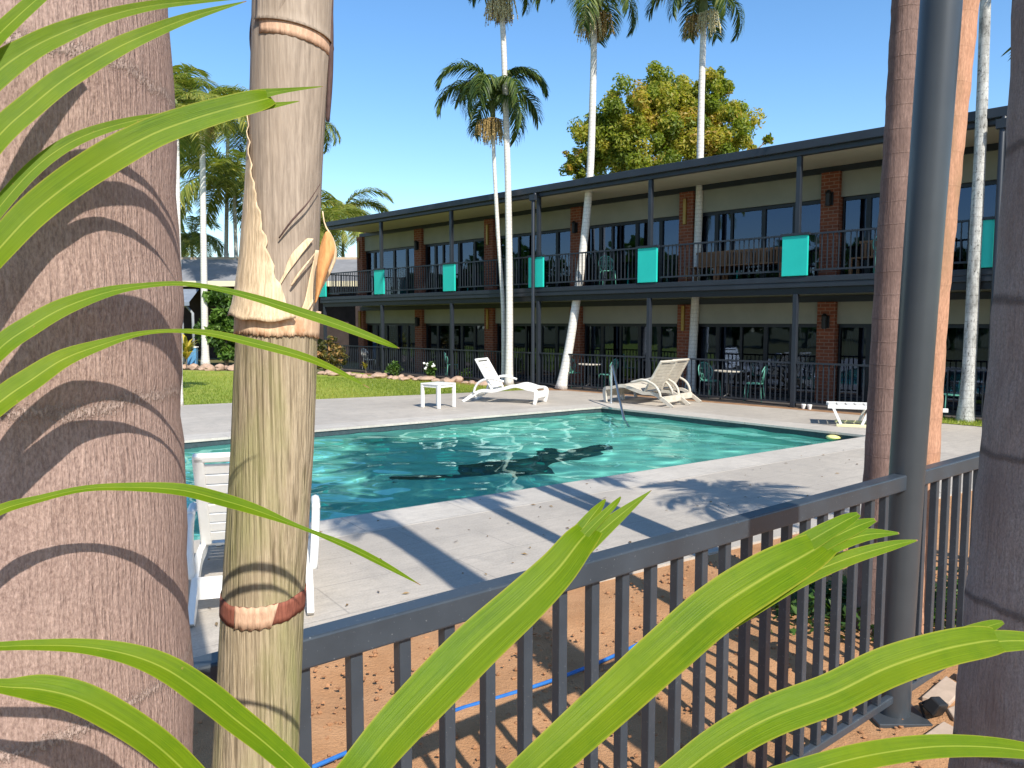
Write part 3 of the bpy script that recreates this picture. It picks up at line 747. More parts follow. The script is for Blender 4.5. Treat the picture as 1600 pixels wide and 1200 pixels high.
def trunk_path(base, pix, Y0, Y1, z_end=None):
    """axis through photo pixels, the depth going from Y0 at the foot to Y1"""
    out = []; n = len(pix)
    for i, (x, y) in enumerate(pix):
        q = A(x, y, Y0 + (Y1 - Y0) * i / (n - 1)) - base; out.append((q.x, q.y, q.z))
    out[0] = (0, 0, 0)
    return out
GP = 'white trunked palms in front of the motel'
b1 = G(795, 603)
palm('tall straight white trunked palm behind the table-side lounger', b1, trunk_path(b1, [(795, 603), (796, 480), (794, 300), (788, 100), (785, 30), (784, 5)], b1.y, b1.y), .115, .08, fr_droop, 13, 3, scale=.70, group=GP, elev=(-50, 25), fruit=4, shaft=.8)
b2 = b1 + Vector((-.16, .35, 0))
palm('thin leaning white palm with the lowest drooping crown', b2, trunk_path(b2, [(792, 598), (786, 480), (778, 360), (772, 250), (770, 190)], b2.y, b2.y), .07, .055, fr_droop, 16, 5, scale=.80, group=GP, elev=(-32, 18), fruit=3, shaft=.75)
b3 = G(877, 608)
palm('white palm with strongly bent trunk rising from the deck edge', b3, trunk_path(b3, [(877, 608), (893, 520), (910, 400), (922, 270), (927, 120), (928, 50), (929, 22)], b3.y, b3.y), .135, .085, fr_arch, 12, 8, scale=.78, group=GP, elev=(-45, 20), fruit=4, shaft=.8)
b4 = G(1078, 613)
palm('straight white palm rising behind the paired loungers', b4, trunk_path(b4, [(1078, 613), (1085, 500), (1092, 330), (1096, 150), (1099, 50), (1099, 25)], b4.y, b4.y), .125, .08, fr_arch, 12, 9, scale=.68, group=GP, elev=(-40, 20), fruit=2, shaft=.7)
b5 = G(1508, 660)
palm('speckled grey white palm standing right of the steel post', b5, trunk_path(b5, [(1508, 660), (1515, 560), (1523, 400), (1533, 200), (1540, 0), (1548, -150)], b5.y, b5.y), .125, .085, fr_arch, 10, 4, mat='bark_lichen', scale=.8, group=GP, fruit=0)
# left background palms
b6 = G(281.5, 634)
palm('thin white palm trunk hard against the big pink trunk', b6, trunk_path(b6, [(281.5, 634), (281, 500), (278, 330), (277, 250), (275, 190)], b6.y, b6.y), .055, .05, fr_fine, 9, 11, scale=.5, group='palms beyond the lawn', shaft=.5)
b7 = G(321, 572)
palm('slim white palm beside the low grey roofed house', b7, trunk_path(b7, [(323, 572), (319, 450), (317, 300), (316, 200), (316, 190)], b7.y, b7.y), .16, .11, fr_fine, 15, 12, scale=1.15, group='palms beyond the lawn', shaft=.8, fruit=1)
def bgpalm(label, x, ybase_depth, ytop, sc, nf, seed, src=None, lean=0):
    b = A(x, 504, ybase_depth); b.z = 0; top = A(x + lean, ytop, ybase_depth) - b
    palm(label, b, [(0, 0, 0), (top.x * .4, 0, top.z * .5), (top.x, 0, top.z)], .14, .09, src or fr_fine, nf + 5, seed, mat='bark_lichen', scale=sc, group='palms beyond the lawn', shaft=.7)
bgpalm('bushy palm with arching fronds over the house roof', 372, 42, 305, 1.5, 16, 21, lean=-6)
bgpalm('tall palm crown hanging between the two big trunks', 352, 44, 215, 1.45, 12, 22, lean=4)
bgpalm('low palm crown just above the grey house roof', 300, 50, 385, 1.0, 13, 23)
bgpalm('palm crown showing over the motel roof corner', 536, 52, 345, 1.25, 14, 24)
bgpalm('yellowish palm hanging beside the balcony end', 515, 46, 368, 1.1, 13, 25)
bgpalm('palm crown half hidden by the left edge of the tan trunk', 268, 45, 160, 1.3, 12, 26)
bgpalm('palm crown half hidden behind the tan trunk top', 484, 52, 205, .85, 11, 27)

def cloud_tree(name, label, cat, base, trunk_h, r_trunk, blobs, n, size, mat, seed, group=None, limbs=True, tonef=None, crown_name='crown', long=1.6):
    """leaf-sized faces spread through lumpy volumes round real limbs"""
    rg = random.Random(seed); t = empty(name, base, 0, label, cat, group)
    mb = MB(); mb.tube([(0, 0, 0), (.05, .05, trunk_h * .5), (0, 0, trunk_h)], [r_trunk * 1.3, r_trunk, r_trunk * .8], 8)
    for (c, r) in blobs:
        c = Vector(c); m = Vector((0, 0, trunk_h)).lerp(c, .5) + Vector((rg.uniform(-.2, .2), rg.uniform(-.2, .2), .1)) * r
        if limbs: mb.tube([(0, 0, trunk_h * .9), m, c], [r_trunk * .5, r_trunk * .3, r_trunk * .08], 5)
    mb.build('trunk', M['bark_limb'], t, smooth=True)
    mb = MB(); tn = []; tot = sum(r ** 2 for c, r in blobs)
    for (c, r) in blobs:
        c = Vector(c); bt = rg.uniform(.35, .65)
        sub = [(Vector((rg.gauss(0, 1), rg.gauss(0, 1), rg.gauss(0, 1))).normalized() * r * rg.uniform(.55, 1.12), rg.uniform(.20, .42) * r, min(1, max(0, bt + rg.uniform(-.4, .4)))) for _ in range(34)]
        for _ in range(int(n * r * r / tot)):
            sc, sr, stn = rg.choice(sub); d = Vector((rg.gauss(0, 1), rg.gauss(0, 1), rg.gauss(0, 1))).normalized()
            p = c + sc + d * sr * rg.random() ** .4; s = size * rg.uniform(.6, 1.35)
            nv = (d + Vector((rg.gauss(0, .7), rg.gauss(0, .7), rg.gauss(.4, .7)))).normalized()
            a = nv.orthogonal().normalized(); a = Matrix.Rotation(rg.random() * 6.28, 3, nv) @ a; b = nv.cross(a)
            mb.add([p - a * s * long * .5, p + b * s * .35 - nv * s * .05, p + a * s * long * .5 - nv * s * .25, p - b * s * .35 - nv * s * .05], [(0, 1, 2, 3)])
            v = min(1, max(0, stn + rg.gauss(0, .12))); tn += [v] * 4
    mb.attr['tone'] = tn; mb.build(crown_name, M[mat], t); return t
# broad tree behind the motel
tb = A(1030, 504, 46); tb.z = 0
def at46(x, y, dy=0): q = A(x, y, 46 + dy) - tb; return (q.x, q.y, q.z)
bl = [(at46(x, y, d), r * 46 / F) for x, y, r, d in ((930, 225, 40, 0), (985, 180, 45, -1), (1040, 160, 50, 0), (1095, 165, 45, 1), (1135, 195, 42, 0), (1010, 235, 50, -1.5), (1075, 230, 50, -1), (1150, 240, 30, 1), (905, 255, 24, 0), (960, 215, 40, 1.5), (1110, 140, 28, 0), (1200, 218, 7, 0))]
cloud_tree('broadleaf_tree', 'broad yellowing green tree rising behind the motel roof', 'tree', tb, 7.0, .35, bl, 85000, .15, 'tree_leaf', 5)
# shrubs and garden plants
def px_shrub(name, label, x, y0, y1, w, mat, n, size, seed, cat='shrub', Yd=None, group=None):
    b = G(x, y0) if Yd is None else A(x, y0, Yd); b.z = 0; k = b.y / F; h = (y0 - y1) * k; r = w * k / 2
    bl = [((-.45 * r, 0, h * .45), r * .6), ((.45 * r, .1 * r, h * .5), r * .6), ((0, -.2 * r, h * .72), r * .62), ((.1 * r, .3 * r, h * .3), r * .6)]
    return cloud_tree(name, label, cat, b, h * .35, r * .07, bl, n, size, mat, seed, group)
px_shrub('croton_bush', 'bronze and pink leaved croton bush beside the tan trunk', 515, 583, 528, 52, 'croton', 1500, .10, 31, 'bush')
px_shrub('garden_shrub', 'low rounded green bush in the rock bed', 617, 587, 567, 26, 'shrub_leaf', 700, .08, 32)
wf = px_shrub('flowering_shrub', 'green bush with white blooms in the rock bed', 672, 592, 563, 18, 'shrub_leaf', 600, .08, 33)
mb = MB(); rg = random.Random(4)
for k in range(7): mb.blob((rg.uniform(-.2, .2), rg.uniform(-.25, -.1), rg.uniform(.3, .58)), rg.uniform(.035, .06), (1, .6, .8), 1, .2)
mb.build('bloom', M['flower'], wf)
px_shrub('garden_shrub', 'small sparse bush beside the lounger backrest', 728, 594, 578, 22, 'shrub_leaf', 400, .07, 34)
px_shrub('leafy_tree', 'glossy green bushy tree before the dark carport', 352, 520, 395, 78, 'shrub_leaf', 5200, .24, 35, 'tree', Yd=35)
px_shrub('garden_shrub', 'dark green bush below the balcony end', 500, 570, 525, 22, 'shrub_leaf', 500, .12, 36)
def tuft(name, label, x, y0, y1, mat, n, seed, wd=.05):
    b = G(x, y0); b.z = 0; h = (y0 - y1) * b.y / F; rg = random.Random(seed); t = empty(name, b, 0, label, 'plant'); mb = MB(); tn = []
    st = MB(); st.tube([(0, 0, 0), (0, 0, h * .55)], [.03, .015], 6); st.build('stem', M['bark_limb'], t)
    for k in range(n):
        a = rg.random() * 6.28; e = rg.uniform(.5, 1.4); l = h * rg.uniform(.4, .65); z0 = h * rg.uniform(.2, .5); d = Vector((math.cos(a), math.sin(a), 0)); w = Vector((-d.y, d.x, 0)); p = Vector((0, 0, z0)); row = []
        for j in range(5):
            f = j / 4; ww = wd * math.sin(math.pi * (.15 + .85 * f)) * .5; row += [p + w * ww, p - w * ww]; ee = e - f * f * 1.5; p = p + (d * math.cos(ee) + Vector((0, 0, math.sin(ee)))) * l / 4
        mb.add(row, [(2 * j, 2 * j + 1, 2 * j + 3, 2 * j + 2) for j in range(4)]); v = rg.random(); tn += [v] * 10
    mb.attr['tone'] = tn; mb.build('foliage', M[mat], t)
tuft('strappy_plant', 'small yellow green strappy plant in the rock bed', 572, 583, 560, 'yellow_leaf', 16, 41)
tuft('yellow_plant', 'tall yellow leaved plant by the carport opening', 292, 576, 516, 'yellow_leaf', 34, 42, .16)
# border rocks
rg = random.Random(12); k = 0
for (x0, y0), (x1, y1), n in (((286, 575), (372, 579), 12), ((498, 584), (700, 597), 26), ((700, 597), (790, 604), 8)):
    for i in range(n):
        f = (i + rg.random() * .6) / n; b = G(x0 + (x1 - x0) * f, y0 + (y1 - y0) * f + rg.uniform(-2, 2)); s = rg.uniform(.09, .22) * (b.y / 26)
        mb = MB(); mb.blob((0, 0, s * .3), s, (1.2, .9, .6), 2, .14); o = mb.build('rock', M['rock'], loc=b, auto=35); o.rotation_euler = (0, 0, rg.random() * 6)
        tag(o, 'pale brown rock edging the garden bed behind the lawn', 'rock', 'rocks edging the garden bed')

# grass blades
def blades():
    rg = random.Random(9); mb = MB(); tn = []
    for _ in range(26000):
        u, v = rg.random(), rg.random() ** 1.4
        p = lw1.lerp(L1, u * 1.03 - .03); q = Vector((-17, 33)).lerp(s1 + Vector((-1.5, 2.2)), u); c = p.lerp(q, v)
        h = rg.uniform(.03, .075); a = rg.random() * 6.28; w = Vector((math.cos(a), math.sin(a), 0)) * .009; l = Vector((rg.gauss(0, .02), rg.gauss(0, .02), h)); b = Vector((c.x, c.y, -.012))
        mb.add([b - w, b + w, b + l], [(0, 1, 2)]); t = min(1, max(0, .5 + .35 * math.sin(c.x * .9 + c.y * .6) + rg.gauss(0, .2))); tn += [t] * 3
    for _ in range(2500):
        c = g1 + sdv * rg.uniform(-.4, 3.5) + bn * rg.uniform(-.02, .88); h = rg.uniform(.03, .08); a = rg.random() * 6.28; w = Vector((math.cos(a), math.sin(a), 0)) * .008; b = Vector((c.x, c.y, .02))
        mb.add([b - w, b + w, b + Vector((rg.gauss(0, .02), rg.gauss(0, .02), h))], [(0, 1, 2)]); tn += [rg.random()] * 3
    mb.attr['tone'] = tn; o = mb.build('grass', M['grass']); o['kind'] = 'stuff'
blades()
def ground_cover():
    rg = random.Random(19); mb = MB(); tn = []
    for _ in range(2600):
        c = Vector((2.5 + rg.gauss(0, .42), 5.05 + rg.gauss(0, .25))); p = Vector((c.x, c.y, rg.uniform(.0, .14))); s = rg.uniform(.02, .045); nv = Vector((rg.gauss(0, .6), rg.gauss(0, .6), 1)).normalized(); a = nv.orthogonal().normalized(); a = Matrix.Rotation(rg.random() * 6.28, 3, nv) @ a; b = nv.cross(a)
        mb.add([p - a * s, p + b * s * .5, p + a * s, p - b * s * .5], [(0, 1, 2, 3)]); tn += [rg.random() * .6] * 4
    mb.attr['tone'] = tn; o = mb.build('ground_cover', M['shrub_leaf']); o['kind'] = 'stuff'
ground_cover()

# ------------------------------------------------------------------ near trunks
def near_trunk(name, label, base, pts, mat, n=48, crown=None, cat='palm tree'):
    t = empty(name, base, 0, label, cat); sp = smooth_path(pts, 90); mb = MB()
    mb.tube([p[:3] for p in sp], [p[3] + .0018 * math.sin(p[2] * 23) + .0012 * math.sin(p[2] * 61) for p in sp], n, wob=.008); mb.build('trunk', M[mat], t, smooth=True); return t
def crown_on(t, top, src, nf, sc, seed, elev=(0, 60)):
    rg = random.Random(seed)
    for k in range(nf):
        f = src[k % len(src)].copy(); COL.objects.link(f); f.parent = t; s = sc * rg.uniform(.85, 1.1)
        f.location = top; f.rotation_euler = (rg.uniform(-.2, .2), -R(rg.uniform(*elev)), R(360 * k / nf + rg.uniform(-12, 12))); f.scale = (s, s, s)
# big pink trunk at the left
Y = 1.0; c = A(18, 700, Y); bp = Vector((c.x - .0, Y, 0))
big_t = near_trunk('palm_tree', 'massive pinkish grey palm trunk at the left edge striped by frond shadows', bp, [(0, 0, -.05, .215), (0, 0, .6, .208), (0, 0, 1.2, .2085), (-.002, 0, 1.8, .210), (-.004, 0, 2.4, .212), (-.02, 0, 5.0, .17), (-.02, 0, 7.5, .13)], 'bark_pink', 64)
# grey trunk at the right edge
br = Vector((1.425, 2.12, 0))
tr_r = near_trunk('palm_tree', 'dark grey rough palm trunk at the right edge', br, [(-.03, 0, -.05, .150), (-.02, 0, .5, .130), (0, 0, 1.2, .120), (.03, 0, 2.0, .115), (.03, 0, 3.0, .11), (-.12, 0, 5.0, .105), (-.25, .1, 6.3, .09)], 'bark_grey', 48)
crown_on(tr_r, Vector((-.25, .1, 6.3)), fr_arch, 11, .8, 71, (-5, 50))
near_trunk('palm_tree', 'unseen palm trunk added behind the viewer to shade the grey one', br + Vector((.50, -1.0, 0)), [(0, 0, -.05, .20), (0, 0, 1.5, .18), (0, 0, 4.0, .16), (-.05, 0, 6.5, .13)], 'bark_grey', 24)  # added out of view to keep the grey trunk in shade
def pix_trunk(label, base, pix, Yd, mat, rad):
    pts = []
    for (x, y), r in zip(pix, rad):
        q = A(x, y, Yd) - base; pts.append((q.x, q.y, q.z, r))
    return near_trunk('palm_tree', label, base, pts, mat, 36), pts
bt = G(1368, 978)
t14, pt = pix_trunk('brown ringed palm trunk just left of the steel post', bt, [(1364, 990), (1368, 930), (1378, 740), (1395, 400), (1407, 200), (1418, 0), (1430, -150)], bt.y, 'bark_brown', [.14, .125, .108, .096, .090, .087, .085])
q = Vector((pt[-1][0] + .1, 0, 6.2)); 
mb = MB(); mb.tube([Vector(pt[-1][:3]), q], [.095, .08], 20); mb.build('upper_trunk', M['bark_brown'], t14, smooth=True)
crown_on(t14, q, fr_arch, 11, .9, 72, (-5, 50))
bo = G(1436, 985)
t_o, p_o = pix_trunk('orange pink palm trunk sunlit behind the steel post', bo, [(1420, 990), (1428, 900), (1441, 700), (1455, 480), (1476, 240), (1498, 0), (1510, -140)], bo.y, 'bark_orange', [.125, .110, .100, .096, .102, .110, .11])
e_ = Vector(p_o[-1][:3]); mb = MB(); mb.tube([e_, e_ + Vector((.08, 0, 1.5)), e_ + Vector((.1, 0, 3.2))], [.108, .10, .085], 20); mb.build('upper_trunk', M['bark_orange'], t_o, smooth=True)
crown_on(t_o, e_ + Vector((.1, 0, 3.2)), fr_arch, 10, .8, 75, (0, 50))
crown_on(big_t, Vector((-.02, 0, 7.5)), fr_arch, 10, .9, 76, (0, 50))
# young palm just outside the frame, its fronds shade the deck
by = Vector((4.35, 4.9, 0)); yp = near_trunk('palm_tree', 'young feathery palm beyond the right edge of the view', by, [(0, 0, 0, .07), (0, 0, 1.6, .06), (0, 0, 3.3, .05)], 'bark_brown', 16)
crown_on(yp, Vector((0, 0, 3.3)), fr_arch, 9, .5, 73, (10, 60))

# tan trunk in the middle with its dry sheaths
TY = 1.40
def mid():
    axis_px = [(395, 1240), (400, 1180), (411, 945), (426, 700), (433, 520), (439, 400), (447, 250), (456, 60), (459, -60)]
    base = A(396, 1200, TY); base.z = 0
    t = empty('palm_tree', base, 0, 'tan palm trunk with peeling papery sheath and a reddish scar ring', 'palm tree')
    def ax(y):
        for (x0, y0), (x1, y1) in zip(axis_px, axis_px[1:]):
            if y <= y0 and y >= y1: return x0 + (x1 - x0) * (y0 - y) / (y0 - y1)
        return axis_px[-1][0] if y < axis_px[-1][1] else axis_px[0][0] + (y - 1240) * -.08
    K = TY / F
    def pt(y, phi, r):
        """point on the trunk at photo row y, angle phi (0 towards the camera, 90 right), radius in photo px"""
        c = A(ax(y), y, TY) - base
        return Vector((c.x + r * K * math.sin(phi), c.y - r * K * math.cos(phi), c.z))
    def shell(name, mat, rows, rf, ph0, ph1, nphi=40, jag=None, closed=False, smooth=True, parent=None, th=.0):
        mb = MB(); n = nphi
        for y in rows:
            for k in range(n + 1):
                u = k / n; a0, a1 = ph0(y), ph1(y); phi = a0 + (a1 - a0) * u
                yy = y + (jag(phi, y) if jag else 0); mb.v.append(pt(yy, phi, rf(y, phi, u)))
        for j in range(len(rows) - 1):
            for k in range(n): a = j * (n + 1) + k; mb.f.append((a, a + 1, a + n + 2, a + n + 1))
        o = mb.build(name, M[mat], parent or t, smooth=smooth)
        s = o.modifiers.new('thick', 'SOLIDIFY'); s.thickness = .0016; s.offset = 0
        return o
    full0, full1 = (lambda y: -math.pi), (lambda y: math.pi)
    lerp = lambda y, pts: next((b + (d - b) * (y - a) / (c - a) for (a, b), (c, d) in zip(pts, pts[1:]) if a <= y <= c), pts[0][1] if y < pts[0][0] else pts[-1][1])
    # the wood itself, to the ground
    W = [(505, 61), (600, 62.5), (700, 63), (940, 64), (1100, 66), (1240, 69)]
    mb = MB(); rows = list(range(500, 1245, 12)); n = 72
    for y in rows:
        for k in range(n):
            phi = 2 * math.pi * k / n; mb.v.append(pt(y, phi, lerp(y, W) * (1 + .006 * math.sin(phi * 17 + .3) + .004 * math.sin(phi * 31))))
    nr = len(rows)
    low = [Vector((math.sin(2 * math.pi * k / n) * .088, -math.cos(2 * math.pi * k / n) * .088, -.05)) for k in range(n)]; mb.v += low
    for j in range(nr):
        for k in range(n): a = j * n + k; b = j * n + (k + 1) % n; mb.f.append((a, b, b + n, a + n))
    mb.build('trunk', M['bark_green'], t, smooth=True)
    # scar ring, with the pale scrape in front
    shell('leaf_scar', 'scar', [927, 934, 942, 950, 958], lambda y, p, u: 65.3 - .0012 * (y - 942) ** 2, full0, full1, 60, lambda p, y: 1.2 * math.sin(p * 9) + (1.6 if y > 955 else 0) * math.sin(p * 29) * .6 - 7 * (math.sin(p) ** 2))
    shell('scar_face', 'scar_pale', [926, 936, 947, 959], lambda y, p, u: 66.6, lambda y: -.36, lambda y: .58 - .004 * (y - 940), 20, lambda p, y: (1.8 if y > 955 else -1.0) * math.sin(p * 31) - 7 * (math.sin(p) ** 2))
    # grey sheath wrapping the upper trunk
    GWD = [(-70, 58), (60, 57.5), (250, 54.5), (400, 56), (480, 59), (530, 61)]
    shell('grey_sheath', 'sheath_grey', list(range(-64, 512, 16)) + [515], lambda y, p, u: lerp(y, GWD) * (1 + .012 * math.sin(p * 5 + y * .01)), full0, full1, 64)
    # frayed peach collar
    shell('sheath_collar', 'collar', [484, 492, 500, 508, 516, 524], lambda y, p, u: 63.4 + (1.0 if y < 490 else 0), full0, full1, 260, lambda p, y: (max(0, y - 505) / 19) * (1.5 * math.sin(p * 4 + 1) + 1.0 * math.sin(p * 23) + 1.2 * math.sin(p * 67) + .8 * math.sin(p * 113)) + 3 * math.sin(p * .9 - .4))
    # cream sheath on the left, its right edge running down and across
    E1 = [(150, -1.30), (200, -1.05), (280, -.62), (340, -.28), (400, .02), (450, .30), (492, .62)]
    shell('cream_sheath', 'sheath_cream', list(range(168, 494, 9)) + [497], lambda y, p, u: lerp(y, [(160, 57), (300, 58), (400, 61), (450, 65), (480, 69), (500, 74)]) + 2.6 * max(0, u - .86) / .14 * (1 + math.sin(y * .21)) * .6, lambda y: -2.6, lambda y: lerp(y, E1) + .035 * math.sin(y * .17) + .02 * math.sin(y * .41), 46, lambda p, y: (5 * math.sin(p * 2.2 + 1.4) + 1.5 * math.sin(p * 9)) if y > 480 else 0)
    # a torn strip lying across the grey sheath, and the pale edge below the folded flap
    C1 = [(376, 1.02), (400, .72), (430, .42), (456, .22)]
    shell('torn_strip', 'sheath_cream', list(range(376, 458, 6)), lambda y, p, u: 58.5 + 3.0 * u, lambda y: lerp(y, C1) - .13 * math.sin(math.pi * min(1, (y - 370) / 60)) - .02, lambda y: lerp(y, C1) + .10 * (1 - (y - 376) / 90) + .01, 10)
    C2 = [(392, 1.30), (430, 1.1), (470, .95), (494, .8)]
    shell('torn_strip', 'sheath_cream', list(range(392, 495, 6)), lambda y, p, u: 59.5 + (y - 392) * .03 + 2 * u, lambda y: lerp(y, C2), lambda y: lerp(y, C2) + .35, 10)
    mb = MB(); rows = []
    fl = [((505, 372), (509, 358), (517, 364)), ((500, 385), (511, 376), (524, 384)), ((496, 408), (508, 404), (523, 396)), ((494, 432), (504, 430), (516, 412)), ((494, 455), (499, 452), (506, 438)), ((492, 478), (494, 474), (497, 466))]
    for a, b, c2 in fl:
        for (x, y), d in ((a, .0), (b, -.014), (c2, .004)):
            q = A(x, y, TY - .05 + d) - base; mb.v.append(tuple(q))
    for j in range(len(fl) - 1):
        for k in range(2): a = j * 3 + k; mb.f.append((a, a + 1, a + 4, a + 3))
    o = mb.build('sheath_flap', M['sheath_orange'], t, smooth=True); s = o.modifiers.new('thick', 'SOLIDIFY'); s.thickness = .002
    sub = o.modifiers.new('sub', 'SUBSURF'); sub.levels = sub.render_levels = 2
    # rolled torn edges
    for nm, mat, pts, r in (('torn_edge', 'sheath_cream', [(478, 488), (498, 455), (518, 418), (524, 395), (519, 372), (508, 352), (504, 330)], 2.6), ('torn_edge', 'sheath_dark', [(436, 372), (455, 346), (480, 318), (500, 288)], 1.5), ('torn_edge', 'sheath_cream', [(455, 446), (470, 424), (492, 396)], 2.0), ('dark_edge', 'sheath_dark', [(512, 190), (516, 120), (518, 40), (518, -40)], 4.2), ('dark_edge', 'sheath_dark', [(397, 105), (393, 60), (396, 20), (402, -30)], 3.4), ('torn_edge', 'sheath_grey', [(399, 128), (412, 80), (428, 38), (452, -20)], 6.0)):
        mb = MB(); q = []
        for x, y in smooth_path(pts, 16):
            s = max(-1, min(1, (x - ax(y)) / 59)); q.append(A(x, y, TY - 59 * K * math.sqrt(max(0, 1 - s * s)) - .002) - base)
        mb.tube(q, [r * K * (.4 + .6 * math.sin(math.pi * min(1, i / 15 + .15))) for i in range(16)], 7); mb.build(nm, M[mat], t, smooth=True)
    tp = A(ax(-60), -60, TY) - base; mb = MB(); mb.tube([tp - Vector((0, 0, .03)), tp + Vector((.05, 0, 2.6)), tp + Vector((.06, 0, 3.8)), tp + Vector((.06, 0, 4.6))], [.0725, .07, .06, .035], 24); mb.build('crownshaft', M['sheath_grey'], t, smooth=True)
    crown_on(t, tp + Vector((.06, 0, 4.55)), fr_arch, 9, .62, 74, (0, 55))
    # upper ring: the next sheath above ends in a lifted lip
    shell('upper_sheath', 'sheath_grey', [-64, -20, 20, 40, 52, 58], lambda y, p, u: 59.2 + (3.0 if y > 55 else 0), lambda y: -.75, lambda y: 2.6, 40, lambda p, y: 9 * (p - .3) if y > 30 else 0)
    shell('upper_collar', 'scar_pale', [50, 60, 70, 78], lambda y, p, u: 58.6, lambda y: -.6, lambda y: 2.4, 40, lambda p, y: 9 * (p - .3) + (.8 * math.sin(p * 29) if y > 75 else 0))
mid()

# ------------------------------------------------------------------ foreground leaflets
def leaflet(parent, pts, tilt=25, fold=.16, split=None, n=44, name='leaflet', cap=1.0):
    """pts: (photo x, photo y, depth, width in photo px) along the midrib; built at its own depth and real width"""
    sp = smooth_path(pts, n); mid = [A(p[0], p[1], p[2]) for p in sp]; wid = [max(.8, p[3]) * p[2] / F for p in sp]
    mb = MB(); ac = []; al = []; NC = 8; o0 = parent.location
    for i in range(n):
        t = (mid[min(i + 1, n - 1)] - mid[max(i - 1, 0)]).normalized(); v = (mid[i] - Vector((0, 0, H))).normalized()
        s = t.cross(v).normalized(); nv = s.cross(t).normalized()
        if nv.dot(v) > 0: nv = -nv
        rot = Matrix.Rotation(R(tilt), 3, t); s2 = rot @ s; n2 = rot @ nv
        w = wid[i] / max(.5, math.cos(R(tilt)))
        for k in range(NC + 1):
            c = -1 + 2 * k / NC; f = i / (n - 1)
            p = mid[i] + s2 * (c * w / 2) + n2 * (abs(c) * fold * w * .5 - fold * w * .2)
            mb.v.append(tuple(p - o0)); ac.append(c); al.append(f * cap)
    for i in range(n - 1):
        for k in range(NC):
            a = i * (NC + 1) + k; mb.f.append((a, a + 1, a + NC + 2, a + NC + 1))
    mb.attr['across'] = ac; mb.attr['along'] = al
    o = mb.build(name, M['leaflet'], parent, smooth=True)
    return o
def dz(pts, d0, d1):
    n = len(pts); return [(p[0], p[1], d0 + (d1 - d0) * (i / (n - 1)), p[2]) for i, p in enumerate(pts)]
lf = empty('palm_frond', A(-90, 700, .69), 0, 'green palm frond with arching leaflets reaching in from the left edge', 'palm frond')
LEFT = [
 ([(-60, 120, 24), (-20, 72, 24), (20, 32, 22), (70, -12, 18), (120, -50, 8)], .70, .80, None, -15),
 ([(-60, 165, 40), (0, 108, 42), (50, 74, 34), (100, 50, 29), (160, 27, 20), (230, 10, 14), (300, 2, 9), (395, -4, 1)], .715, .86, None, 10),
 ([(-60, 285, 32), (0, 209, 36), (50, 164, 35), (100, 124, 33), (165, 84, 28), (220, 57, 22), (300, 26, 13), (385, 2, 1)], .715, .86, None, 15),
 ([(-60, 400, 20), (0, 322, 22), (50, 266, 22), (100, 228, 20), (150, 205, 17), (215, 187, 11), (285, 174, 1)], .73, .86, None, 10),
 ([(-60, 455, 36), (0, 386, 42), (50, 333, 46), (110, 285, 48), (180, 240, 48), (240, 208, 44), (300, 186, 40), (350, 171, 36), (400, 158, 32), (424, 152, 20)], .70, .85, 'L5', 15),
 ([(-60, 610, 28), (0, 543, 32), (50, 508, 31), (100, 480, 27), (165, 457, 17), (220, 447, 9), (280, 443, 7), (340, 451, 8), (400, 466, 11), (460, 485, 14), (530, 508, 14), (600, 535, 9), (624, 544, 1)], .715, .96, None, 20),
 ([(-60, 680, 34), (0, 627, 38), (50, 592, 36), (100, 560, 28), (160, 538, 16), (215, 522, 8), (270, 517, 6), (330, 521, 10), (400, 537, 13), (470, 556, 12), (520, 576, 9), (577, 606, 1)], .715, .96, None, 20),
 ([(-60, 832, 14), (0, 797, 17), (60, 780, 12), (130, 764, 10), (200, 761, 13), (280, 765, 19), (340, 779, 21), (400, 797, 17), (470, 824, 6), (540, 852, 10), (600, 882, 9), (657, 914, 1)], .72, .98, None, 25),
 ([(-80, 1014, 12), (0, 1010, 14), (60, 1008, 17), (130, 1010, 23), (200, 1022, 32), (260, 1045, 40), (320, 1085, 44), (370, 1125, 42), (420, 1165, 38), (490, 1230, 30), (560, 1310, 4)], .69, .80, None, 20),
 ([(-80, 1060, 12), (0, 1072, 22), (60, 1076, 42), (120, 1090, 48), (180, 1120, 48), (240, 1160, 46), (290, 1205, 44), (340, 1260, 36), (400, 1340, 4)], .68, .76, None, 20)]
TIPS = {
 'L5': (.835, .86, [[(340, 166, 20), (400, 149, 16), (440, 142, 8), (505, 135, 1)], [(340, 180, 20), (400, 167, 16), (430, 164, 8), (468, 158, 1)]]),
 'B1': (.675, .72, [[(860, 885, 30), (902, 836, 26), (930, 800, 16), (946, 780, 3)], [(860, 905, 34), (915, 852, 30), (965, 808, 20), (1018, 766, 1)], [(870, 880, 20), (920, 828, 16), (958, 790, 10), (970, 776, 2)]]),
 'B2': (.695, .75, [[(1190, 890, 34), (1260, 848, 32), (1318, 815, 22), (1342, 803, 8)], [(1200, 898, 30), (1270, 856, 28), (1335, 824, 22), (1368, 812, 6)], [(1210, 906, 30), (1290, 858, 26), (1350, 836, 20), (1405, 833, 3)], [(1080, 1006, 30), (1150, 962, 32), (1240, 908, 30), (1320, 874, 24), (1390, 853, 16), (1434, 844, 2)]]),
 'B3': (.69, .73, [[(1470, 1006, 26), (1520, 988, 24), (1552, 976, 16), (1568, 972, 5)], [(1470, 1018, 40), (1550, 1003, 36), (1620, 1002, 24), (1690, 1012, 2)]])}
def tips(o, parent, key, tl):
    a, b, fs = TIPS[key]
    for f in fs: c = leaflet(parent, dz(f, a - (.02 if len(f) > 4 else 0), b), tl, .10, None, 26, 'torn_tip'); c.parent = o
